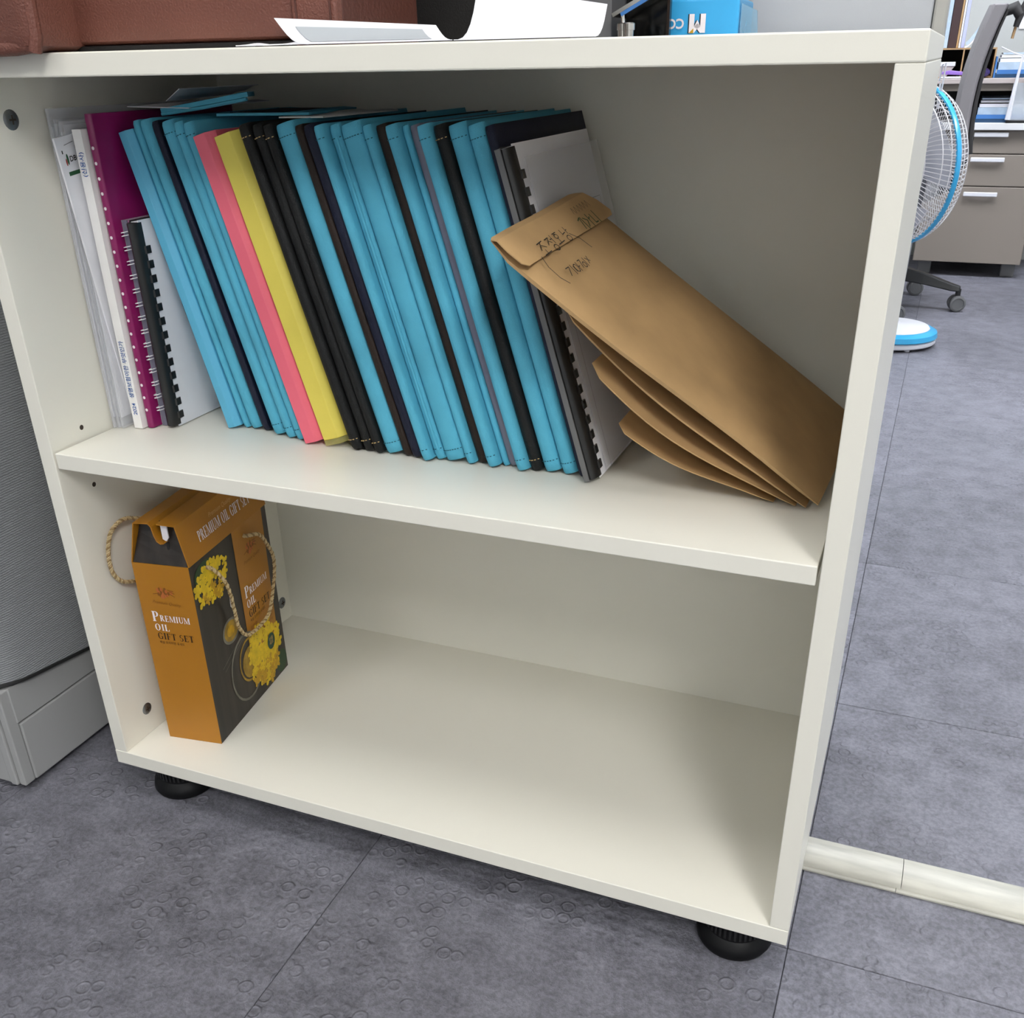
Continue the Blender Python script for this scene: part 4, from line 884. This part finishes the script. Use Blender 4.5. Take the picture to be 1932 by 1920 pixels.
# ------------------------------------------------------------------ partition behind the bookcase
e = empty('office_partition', (-0.3, 0.43, 0), 'pale grey office partition standing behind the bookcase', 'partition')
for x0, x1 in ((-1.40, -0.412), (-0.402, 0.578), (0.588, 0.786)):
    MB().box((x0, 0.400, 0.04), (x1, 0.432, 1.40)).build('panel', 'partition', e, bevel=0.002)
for x in (-0.412, 0.578):
    MB().box((x+0.001, 0.404, 0.04), (x+0.009, 0.428, 1.40)).build('joint_strip', 'partition_trim', e)
MB().box((0.7865, 0.396, 0.04), (0.7985, 0.436, 1.40)).build('end_trim', 'partition_trim', e, bevel=0.002)
MB().box((-1.40, 0.396, 1.4005), (0.80, 0.436, 1.43)).build('top_rail', 'partition_trim', e, bevel=0.002)
MB().box((-1.40, 0.398, 0.0003), (0.7985, 0.434, 0.0395)).build('base_rail', 'kick_grey', e)

# ------------------------------------------------------------------ padded partition end at left
e = empty('fabric_screen', (-0.30, 0.15, 0), 'grey padded fabric screen with black piping left of the bookcase', 'partition')
PX, PY = -0.116, -0.040   # front right corner
def ring_r(x0, x1, y0, y1, r, n=8):
    out = []
    for cx, cy, a0 in ((x1-r, y0+r, -90), (x1-r, y1-0.01, 0), (x0+0.01, y1-0.01, 90), (x0+0.01, y0+0.01, 180)):
        rr = r if (cx == x1-r and cy == y0+r) else 0.01
        cx_, cy_ = (cx, cy) if rr == r else (cx if cx != x1-r else x1-0.01, cy)
        for k in range(n+1): out.append((cx_+rr*math.cos(R(a0+90*k/n)), cy_+rr*math.sin(R(a0+90*k/n))))
    return out
rg = ring_r(-0.62, PX+0.004, PY-0.012, 0.36, 0.055)
def zb(x, y):  # piping height: a shallow curve, lower towards the back
    return 0.152 - 0.14*max(0, (y+0.03)) + 0.012*min(1, max(0, (-0.13-x)/0.1))
rings = [[(x, y, zb(x, y)) for x, y in rg]]
for z in (0.22, 0.4, 0.6, 0.66): rings.append([(x, y, z) for x, y in rg])
MB().loft(rings).build('fabric_pad', 'fabric_grey', e, smooth=True, auto=60)
MB().tube([(x+0.0008, y-0.0008, zb(x, y)-0.0005) for x, y in rg[:16]][::1] , 0.0024, 8).tube([(x, y, zb(x, y)-0.0005) for x, y in [rg[0], (-0.60, rg[0][1])]], 0.0024, 8).build('piping', 'plastic_black', e, smooth=True)
MB().prism([(-0.61, PY), (PX-0.016, PY), (PX, PY+0.012), (PX, 0.35), (-0.61, 0.35)], 0.0975, 0.146, Matrix.Identity(4)).build('upper_rail', 'kick_grey', e)
kp = MB().box((-0.155, PY+0.014, 0.010), (PX, 0.35, 0.0945)).build('kick_panel', 'kick_grey', e, bevel=0.002)
MB().box((-0.60, PY+0.008, 0.020), (-0.157, 0.34, 0.0945)).build('inner_plinth', 'kick_grey', e)
for x0, x1, yo in ((-0.1275, -0.1175, 0.0), (-0.139, -0.1285, -0.003), (-0.162, -0.1405, -0.001), (-0.42, -0.1635, 0.004)):
    MB().box((x0, PY+yo-0.002, 0.010), (x1, PY+0.0135, 0.1455)).build('corner_strip', 'kick_grey', e, bevel=0.0015)
MB().lathe([(0.024, 0.0003), (0.028, 0.004), (0.028, 0.016), (0.022, 0.022), (0.012, 0.030)], 20, Matrix.Translation((-0.098, 0.150, 0))).build('levelling_foot', 'kick_grey', e, smooth=True)
MB().lathe([(0.018, 0.0003), (0.018, 0.006), (0.007, 0.010), (0.007, 0.02)], 16, Matrix.Translation((-0.150, 0.0, 0))).build('levelling_foot', 'kick_grey', e, smooth=True)

# ------------------------------------------------------------------ floor cable duct
e = empty('floor_cable_duct', (0.9, 0.188, 0), 'scuffed ivory cable duct running over the floor from under the bookcase', 'cable duct')
def duct(x0, x1, base):
    if base: poly = [(0.164, 0.0004), (0.213, 0.0004), (0.213, 0.0020), (0.2115, 0.0042), (0.1655, 0.0042), (0.164, 0.0024)]
    else: poly = [(0.1675, 0.0043)] + [(0.1905 - 0.0225*math.cos(math.pi*i/10), 0.0043 + 0.0105*math.sin(math.pi*i/10)**0.75) for i in range(1, 10)] + [(0.2125, 0.0043)]
    return MB().prism(poly, x0, x1, Matrix(((0, 0, 1, 0), (1, 0, 0, 0), (0, 1, 0, 0), (0, 0, 0, 1))))
xs = 0.9005
duct(0.45, xs-0.0045, True).build('duct_base', 'duct', e); duct(xs-0.0040, 2.6, True).build('duct_base', 'duct', e)
duct(0.45, xs, False).build('duct_lid', 'duct', e, smooth=True); duct(xs+0.0007, 2.6, False).build('duct_lid', 'duct', e, smooth=True)

# ------------------------------------------------------------------ floor fan
fn = empty('floor_fan', (0.745, 2.60, 0), 'white pedestal fan with a turquoise cage ring, right of the bookcase', 'fan')
BX, BY = 0.735, 2.60
MB().lathe([(0.130, 0.008), (0.134, 0.012), (0.134, 0.021), (0.128, 0.024)], 48, Matrix.Translation((BX, BY, 0))).build('base_plate', 'fan_plastic', fn, smooth=True)
MB().lathe([(0.130, 0.0245), (0.137, 0.028), (0.134, 0.042), (0.118, 0.050), (0.112, 0.050)], 48, Matrix.Translation((BX, BY, 0))).build('base_ring', 'fan_blue', fn, smooth=True)
MB().lathe([(0.112, 0.0505), (0.108, 0.055), (0.06, 0.062), (0.024, 0.066), (0.018, 0.072)], 48, Matrix.Translation((BX, BY, 0))).build('base_cap', 'fan_plastic', fn, smooth=True)
for a in (-60, 60, 180, -95): 
    MB().lathe([(0.007, 0.0003), (0.008, 0.003), (0.008, 0.010)], 12, Matrix.Translation((BX+0.115*math.cos(R(a)), BY+0.115*math.sin(R(a)), 0))).build('base_foot', 'fan_plastic', fn, smooth=True)
MB().tube([(BX+0.002, BY, 0.066), (BX+0.012, BY+0.02, 0.42)], 0.0125, 14).build('pole', 'pole', fn, smooth=True)
FC = Vector((0.700, 2.58, 0.508)); FR = 0.212; ang = 48
nn = Vector((-math.sin(R(ang)), -math.cos(R(ang)), 0))      # fan faces this way
TF = frame(FC, Vector((-nn.y, nn.x, 0)), Vector((0, 0, 1)))  # local z = out of page
if (TF.to_3x3() @ Vector((0, 0, 1))).dot(nn) < 0: TF = frame(FC, Vector((nn.y, -nn.x, 0)), Vector((0, 0, 1)))
MB().lathe([(FR-0.003, -0.0065), (FR+0.003, -0.007), (FR+0.0045, 0.0), (FR+0.003, 0.007), (FR-0.003, 0.0065), (FR-0.003, -0.0065)], 72, TF, cap=False).build('cage_ring', 'fan_blue', fn, smooth=True)
def cage(depth, sign, name, rin=0.045):
    def pz(t_): return sign*depth*(1-(1-t_)**2.4)
    def prof_(t_): return FR-(FR-rin)*t_**2.2
    mb = MB()
    for i in range(100):
        a = 2*math.pi*i/100
        mb.tube([TF @ Vector((prof_(k/9)*math.cos(a+0.12*k/9), prof_(k/9)*math.sin(a+0.12*k/9), pz(k/9))) for k in range(10)], 0.0013, 4)
    for t_ in (0.14, 0.32, 0.62, 1.0):
        mb.tube([TF @ Vector((prof_(t_)*math.cos(2*math.pi*i/48), prof_(t_)*math.sin(2*math.pi*i/48), pz(t_))) for i in range(48)], 0.0016, 5, closed=True)
    o = mb.build(name, 'fan_white', fn, smooth=True); o['kind'] = 'stuff'
    return o
cage(0.066, 1, 'front_cage_wires'); cage(0.072, -1, 'rear_cage_wires')
MB().lathe([(0.046, 0.060), (0.046, 0.066), (0.030, 0.072), (0.001, 0.073)], 28, TF).build('cage_badge', 'fan_plastic', fn, smooth=True)
for k in range(4):
    g = []
    for i in range(6):
        rr = 0.035 + 0.145*i/5; row = []
        for j in range(6):
            a = R(90*k) + (j/5-0.5)*R(62)*(0.75+0.4*i/5) + 0.35*i/5
            row.append(TF @ Vector((rr*math.cos(a), rr*math.sin(a), (j/5-0.5)*0.040)))
        g.append(row)
    MB().sheet(g, 0.0016).build('blade', 'fan_blade', fn, smooth=True)
MB().lathe([(0.033, -0.022), (0.034, 0.015), (0.026, 0.03), (0.001, 0.034)], 24, TF).build('hub', 'fan_plastic', fn, smooth=True)
MB().lathe([(0.001, -0.170), (0.030, -0.165), (0.048, -0.140), (0.052, -0.100), (0.046, -0.078), (0.02, -0.076)], 28, TF).build('motor_housing', 'fan_motor', fn, smooth=True)
MB().tube([(BX+0.012, BY+0.02, 0.40), (FC - nn*0.075) + Vector((0, 0, -0.05)), (FC - nn*0.095)], [0.016, 0.02, 0.02], 12).build('neck', 'fan_motor', fn, smooth=True)
MB().tube([(0.758, 2.52, 0.725), (0.760, 2.50, 0.765), (0.768, 2.50, 0.768), (0.768, 2.51, 0.72), (0.765, 2.51, 0.66), (0.764, 2.51, 0.69), (0.761, 2.51, 0.72)], 0.0022, 6).build('tied_cord', 'fan_plastic', fn, smooth=True)

# ------------------------------------------------------------------ office chair
ch = empty('office_chair', (0.68, 3.14, 0), 'grey office chair with a black wheeled base behind the fan', 'chair')
CXc, CYc = 0.68, 3.14
for k in range(5):
    a = R(-5 + 72*k); d = Vector((math.cos(a), math.sin(a), 0)); s_ = Vector((-d.y, d.x, 0))
    rg_ = []
    for q, (w2, zb_, zt_) in ((0.03, (0.024, 0.095, 0.140)), (0.12, (0.022, 0.085, 0.122)), (0.215, (0.017, 0.068, 0.092)), (0.245, (0.013, 0.066, 0.084))):
        c = Vector((CXc, CYc, 0)) + d*q
        rg_.append([c + s_*w2 + Vector((0, 0, zb_)), c - s_*w2 + Vector((0, 0, zb_)), c - s_*w2*0.7 + Vector((0, 0, zt_)), c + s_*w2*0.7 + Vector((0, 0, zt_))])
    lg = MB().loft(rg_).build('base_leg', 'plastic_black', ch, bevel=0.004)
    c = Vector((CXc, CYc, 0)) + d*0.240
    TW = frame(c + Vector((0, 0, 0.0275)), Vector((0.25, -0.97, 0)).cross(Vector((0, 0, 1))), Vector((0, 0, 1)))
    for sgn in (-1, 1):
        MB().lathe([(0.010, sgn*0.008), (0.025, sgn*0.009), (0.027, sgn*0.013), (0.026, sgn*0.022), (0.020, sgn*0.024), (0.019, sgn*0.022), (0.001, sgn*0.022)], 24, TW).build('caster_wheel', 'caster_grey', lg, smooth=True)
    MB().lathe([(0.022, -0.007), (0.022, 0.007)], 20, TW).build('caster_hub', 'plastic_black', lg, smooth=True)
    MB().tube([c + Vector((0, 0, 0.04)), c + Vector((0, 0, 0.075))], 0.009, 10).build('caster_stem', 'plastic_black', lg, smooth=True)
MB().lathe([(0.034, 0.09), (0.034, 0.15), (0.026, 0.16), (0.026, 0.26), (0.014, 0.262), (0.014, 0.36)], 20, Matrix.Translation((CXc, CYc, 0))).build('gas_lift', 'plastic_black', ch, smooth=True)
MB().box((CXc-0.07, CYc-0.05, 0.355), (CXc+0.10, CYc+0.05, 0.385)).build('tilt_mechanism', 'plastic_black', ch, bevel=0.006)
rg_ = []
for z, ins in ((0.385, 0.02), (0.395, 0.004), (0.425, 0.0), (0.440, 0.012)):
    rg_.append([(x, y, z) for x, y in [(CXc-0.2+ins, CYc-0.2+ins), (CXc+0.14-ins, CYc-0.2+ins), (CXc+0.14-ins, CYc+0.2-ins), (CXc-0.2+ins, CYc+0.2-ins)]])
MB().loft(rg_).build('seat', 'chair_dark', ch, bevel=0.015, seg=3)
# backrest: shell seen from its edge, reclined
def BK(s, y, off): return Vector((0.827 - 0.0688*s + 0.1067*s*s + off, y, 0.50 + 0.415*s))
bkf = MB()
for y0, y1 in ((CYc-0.205, CYc+0.165),):
    rgs = []
    for i in range(9):
        s = i/8
        rgs.append([BK(s, y0, 0.0), BK(s, y0, 0.032+0.004*s), BK(s, y0+0.02, 0.040), BK(s, y1-0.02, 0.040), BK(s, y1, 0.032+0.004*s), BK(s, y1, 0.0), BK(s, y1-0.05, -0.012), BK(s, y0+0.05, -0.012)])
    bkf.loft(rgs)
bkf.build('backrest', 'chair_grey', ch, bevel=0.004)
rgs = []
for i in range(9):
    s = 0.03+0.94*i/8
    rgs.append([BK(s, CYc-0.19, 0.0415), BK(s, CYc-0.19, 0.056-0.008*s), BK(s, CYc+0.15, 0.056-0.008*s), BK(s, CYc+0.15, 0.0415)])
MB().loft(rgs).build('rear_shell', 'chair_dark', ch, bevel=0.003)
MB().tube([(CXc+0.08, CYc, 0.375), (CXc+0.15, CYc, 0.40), (0.855, CYc, 0.48), (0.862, CYc, 0.55)], 0.018, 10).build('back_bracket', 'plastic_black', ch, smooth=True)
MB().tube([(0.895, 2.99, 0.895), (0.925, 2.99, 0.905), (0.940, 2.99, 0.885)], [0.014, 0.018, 0.014], 12).build('headrest_joint', 'chair_dark', ch, smooth=True)
MB().tube([(0.955, 2.99, 0.935), (0.942, 2.99, 0.89), (0.935, 2.99, 0.855)], [0.006, 0.011, 0.008], 10).build('headrest_arm', 'chair_dark', ch, smooth=True)
MB().tube([(0.935, 2.99, 0.858), (0.931, 2.99, 0.825)], 0.004, 8).build('hanging_rod', 'card', ch, smooth=True)

# ------------------------------------------------------------------ desk side at the back
DY = 3.78
dk = empty('drawer_unit', (0.94, 3.97, 0), 'taupe three drawer pedestal with white bar handles under the back desk', 'drawer unit')
MB().box((0.742, DY+0.003, 0.052), (1.139, 4.16, 0.5335)).build('carcass', 'taupe', dk, bevel=0.002)
for z0, z1, hz in ((0.452, 0.532, 0.518), (0.338, 0.449, 0.432), (0.055, 0.335, 0.310)):
    dr = MB().box((0.744, DY-0.016, z0), (1.137, DY+0.003, z1)).build('drawer', 'taupe', dk, bevel=0.0025)
    hw = {0.518: (0.886, 1.005), 0.432: (0.889, 1.008), 0.310: (0.886, 1.006)}[hz]
    MB().box((hw[0], DY-0.036, hz-0.008), (hw[1], DY-0.028, hz+0.008)).box((hw[0]+0.01, DY-0.028, hz-0.005), (hw[0]+0.02, DY-0.016, hz+0.005)).box((hw[1]-0.02, DY-0.028, hz-0.005), (hw[1]-0.01, DY-0.016, hz+0.005)).build('bar_handle', 'handle', dr, bevel=0.003)
for x in (0.79, 1.10):
    for y in (3.83, 4.11):
        MB().box((x-0.025, y-0.02, 0.0004), (x+0.025, y+0.02, 0.0515)).build('pedestal_foot', 'caster_grey', dk, bevel=0.004)
ds = empty('back_desk', (1.2, 3.97, 0), 'long low desk with a white edge along the back wall', 'desk')
MB().box((0.20, 3.735, 0.534), (2.4, 4.20, 0.5575)).build('desk_top', 'desk_white', ds, bevel=0.002)
for x in (0.205, 2.375): MB().box((x, 3.76, 0.0004), (x+0.02, 4.19, 0.5335)).build('desk_end', 'taupe', ds)
hu = empty('desk_hutch', (1.2, 4.0, 0.558), 'pinkish grey desk hutch shelf carrying trays and a carton organiser', 'shelf')
MB().box((0.22, 3.745, 0.688), (2.38, 4.18, 0.7055)).build('hutch_shelf', 'shelf_tan', hu, bevel=0.002)
MB().box((0.22, 3.762, 0.664), (2.38, 3.776, 0.6875)).build('hutch_apron', 'taupe', hu)
MB().box((0.22, 4.165, 0.5580), (2.38, 4.178, 0.6875)).build('hutch_back', 'shade_in', hu)  # back coloured dark to paint the shade under the hutch
for x in (0.222, 0.843, 2.362): MB().box((x, 3.765, 0.5580), (x+0.018, 4.164, 0.6635)).build('hutch_upright', 'taupe', hu)
def tray(x0, x1, z0, z1, label):
    e = empty('blue_file_tray', ((x0+x1)/2, 3.90, z0), label, 'tray', 'blue file trays')
    y0, y1 = 3.785, 4.08
    MB().box((x0, y0, z0), (x0+0.006, y1, z1)).build('tray_side', 'file_blue', e)
    MB().box((x1-0.006, y0, z0), (x1, y1, z1)).build('tray_side', 'file_blue', e)
    MB().box((x0+0.006, y0, z0), (x1-0.006, y1, z0+0.012)).build('tray_floor', 'file_navy', e)
    MB().box((x0+0.010, y0-0.001, z0+0.0122), (x1-0.008, y0+0.004, z0+0.026)).build('tray_lip', 'file_blue', e)
    for k, (a, c, m) in enumerate(((0.026, 0.050, 'file_pale'), (0.0505, 0.062, 'paper'), (0.066, 0.073, 'paper'), (0.0760, 0.081, 'file_pale'))):
        if z0 + c < z1 + 0.012:
            MB().box((x0+0.012+0.003*k, y0+0.006+0.003*k, z0+a), (x1-0.012, y1-0.02, z0+c)).build('paper_stack', m, e)
    return e
tray(0.872, 1.155, 0.5578, 0.642, 'blue file tray of papers on the white desk, under the hutch')
tray(0.914, 1.160, 0.7058, 0.775, 'blue file tray of papers on top of the hutch shelf')
e = empty('carton_organiser', (0.82, 3.93, 0.7058), 'brown corrugated carton organiser with dark open bays on the hutch', 'organiser')
y0, y1 = 3.80, 4.05
MB().box((0.66, y0, 0.8000), (0.912, y1, 0.8050)).build('carton_top', 'card', e)
MB().box((0.66, y1-0.004, 0.7058), (0.912, y1, 0.7998)).build('carton_back', 'shade_in', e)  # back coloured dark to paint the shade in the carton bays
for x in (0.66, 0.798, 0.907): MB().box((x, y0, 0.7058), (x+0.005, y1-0.0045, 0.7998)).build('carton_divider', 'card', e)
for x0, x1 in ((0.6652, 0.7978), (0.8032, 0.9068)): MB().box((x0, y0+0.002, 0.7062), (x1, y1-0.005, 0.7110)).build('carton_floor', 'card', e)
e = empty('grey_drawer_box', (0.73, 3.86, 0.712), 'pale grey box with a white lid inside the carton organiser', 'box')
MB().box((0.670, 3.803, 0.745), (0.778, 3.98, 0.760)).build('lid', 'desk_white', e, bevel=0.002)
MB().prism([(0.672, 0.7114), (0.752, 0.7114), (0.776, 0.7448), (0.672, 0.7448)], -3.97, -3.806, Matrix(((1, 0, 0, 0), (0, 0, -1, 0), (0, 1, 0, 0), (0, 0, 0, 1)))).build('box_body', 'shelf_tan', e)
def standing(name, x0, x1, z1, m, label, lean=0.0, y0=3.84, y1=4.03, cat='binder'):
    e = empty(name, ((x0+x1)/2, y0, 0.8053), label, cat, 'binders standing on the carton organiser')
    T = Matrix.Translation((x0, y0, 0.8054)) @ Matrix.Rotation(R(lean), 4, 'Y')
    MB().box((0, 0, 0), (x1-x0, y1-y0, z1-0.8054), T).build('cover', m, e, bevel=0.001)
    MB().box((0.002, 0.003, z1-0.8056), (max(x1-x0-0.002, 0.003), y1-y0-0.003, z1-0.8046), T).build('page_edge', 'paper', e)
standing('white_binder', 0.692, 0.716, 1.06, 'fan_plastic', 'white binder standing left of the green tabbed one on the carton')
standing('green_tab_file', 0.7185, 0.7225, 0.885, 'print_green', 'thin green file among the white binders on the carton')
standing('white_binder', 0.7245, 0.738, 1.06, 'file_pale', 'pale blue white binder touching the maroon binder')
standing('maroon_binder', 0.7400, 0.768, 1.06, 'binder_brown', 'dark maroon binder standing on the carton organiser')
standing('kraft_file', 0.7690, 0.776, 1.06, 'card', 'thin kraft coloured file right of the maroon binder')
standing('white_file', 0.7775, 0.783, 1.06, 'paper', 'thin white file left of the lilac folder')
standing('lilac_folder', 0.7855, 0.796, 1.06, 'lilac', 'lilac plastic folder, last of the standing binders', y0=3.90)
e = empty('leaning_document', (0.82, 3.88, 0.8054), 'white document with a neon yellow tab slumped on the carton organiser', 'document')
g = [[(0.800+0.062*(i/6), 3.83+0.16*j/3, 0.8062+0.075*(i/6)**1.4) for j in range(4)] for i in range(7)]
MB().sheet(g, 0.006).build('sheets', 'paper', e, smooth=True)
g = [[(0.806+0.050*(i/6), 3.829, 0.812+0.068*(i/6)**1.3) for i in range(7)], [(0.800+0.045*(i/6), 3.831, 0.822+0.066*(i/6)**1.3) for i in range(7)]]
MB().sheet(g, 0.001).build('cover_page', 'file_pale', e)
MB().box((0.842, 3.820, 0.868), (0.855, 3.827, 0.8795)).build('neon_tab', 'hilite', e, bevel=0.003)
def lump(name, c, r, m, label, cat):
    e = empty(name, (c[0], c[1], c[2]-r[2]), label, cat)
    prof_ = [(max(0.02, math.sin(math.pi*i/10)), -math.cos(math.pi*i/10)) for i in range(11)]
    T = Matrix.Translation(c) @ Matrix.Diagonal((r[0], r[1], r[2], 1))
    rings = [[(rr*math.cos(2*math.pi*k/16)*(1+0.08*math.sin(3*k)), rr*math.sin(2*math.pi*k/16), zz) for k in range(16)] for rr, zz in prof_]
    MB().loft(rings, T).build('pouch', m, e, smooth=True, auto=80)
    MB().box((c[0]-r[0]*0.5, c[1]-r[1]*0.3, c[2]+r[2]*0.86), (c[0]+r[0]*0.1, c[1]+r[1]*0.2, c[2]+r[2]*1.05)).build('pouch_tag', 'violet', e, bevel=0.002)
lump('purple_pouch', (0.872, 3.785, 0.7240), (0.030, 0.030, 0.0180), 'purple', 'shiny dark purple pouch on the hutch left of the blue tray', 'pouch')
e = empty('violet_stapler', (0.775, 3.78, 0.7058), 'violet and pink desk stapler on the hutch beside the fan cord', 'stapler')
MB().box((0.735, 3.755, 0.7060), (0.805, 3.790, 0.7125)).build('stapler_base', 'desk_white', e, bevel=0.002)
MB().prism([(0.732, 0.720), (0.812, 0.716), (0.808, 0.728), (0.765, 0.733), (0.736, 0.728)], -3.788, -3.757, Matrix(((1, 0, 0, 0), (0, 0, -1, 0), (0, 1, 0, 0), (0, 0, 0, 1)))).build('stapler_arm', 'violet', e, bevel=0.002)
MB().box((0.790, 3.760, 0.7126), (0.800, 3.786, 0.7170)).build('stapler_hinge', 'plastic_black', e)
# clear case on the desk
e = empty('clear_plastic_case', (1.02, 3.765, 0.5578), 'tall clear plastic case with a white corner and black base on the desk', 'case')
MB().box((0.985, 3.738, 0.5578), (1.10, 3.782, 0.5680)).build('case_base', 'plastic_black', e, bevel=0.002)
MB().box((0.9865, 3.739, 0.5682), (1.098, 3.7405, 0.690)).build('case_front', 'clear_case', e)
MB().tube([(0.990, 3.7380, 0.5690), (0.993, 3.7370, 0.65), (0.9965, 3.737, 0.72), (1.000, 3.7375, 0.778)], [0.010, 0.0075, 0.005, 0.004], 8).build('case_corner', 'fan_plastic', e, smooth=True)
MB().tube([(1.000, 3.7375, 0.777), (0.968, 3.75, 0.786), (0.925, 3.77, 0.805)], 0.0025, 6).build('case_wire', 'fan_plastic', e, smooth=True)
g = random.Random(4); mb = MB()
for i in range(9):
    mb.tube([(1.02+g.uniform(0, .03), 3.734, 0.70+g.uniform(-.01, .02)), (1.03+g.uniform(0, .03), 3.732, 0.69+g.uniform(-.02, .02))], 0.004, 6)
mb.build('white_tuft', 'fan_plastic', e, smooth=True)
# notice on the back wall
e = empty('wall_notice', (1.05, Y1-0.01, 0.95), 'white paper notice hung on the back wall above the desk', 'notice')
MB().box((0.985, Y1-0.006, 0.868), (1.20, Y1-0.003, 1.17)).build('sheet', 'paper', e)
MB().box((1.008, Y1-0.0072, 0.893), (1.06, Y1-0.0062, 0.898)).build('printed_line', 'ink_grey', e)
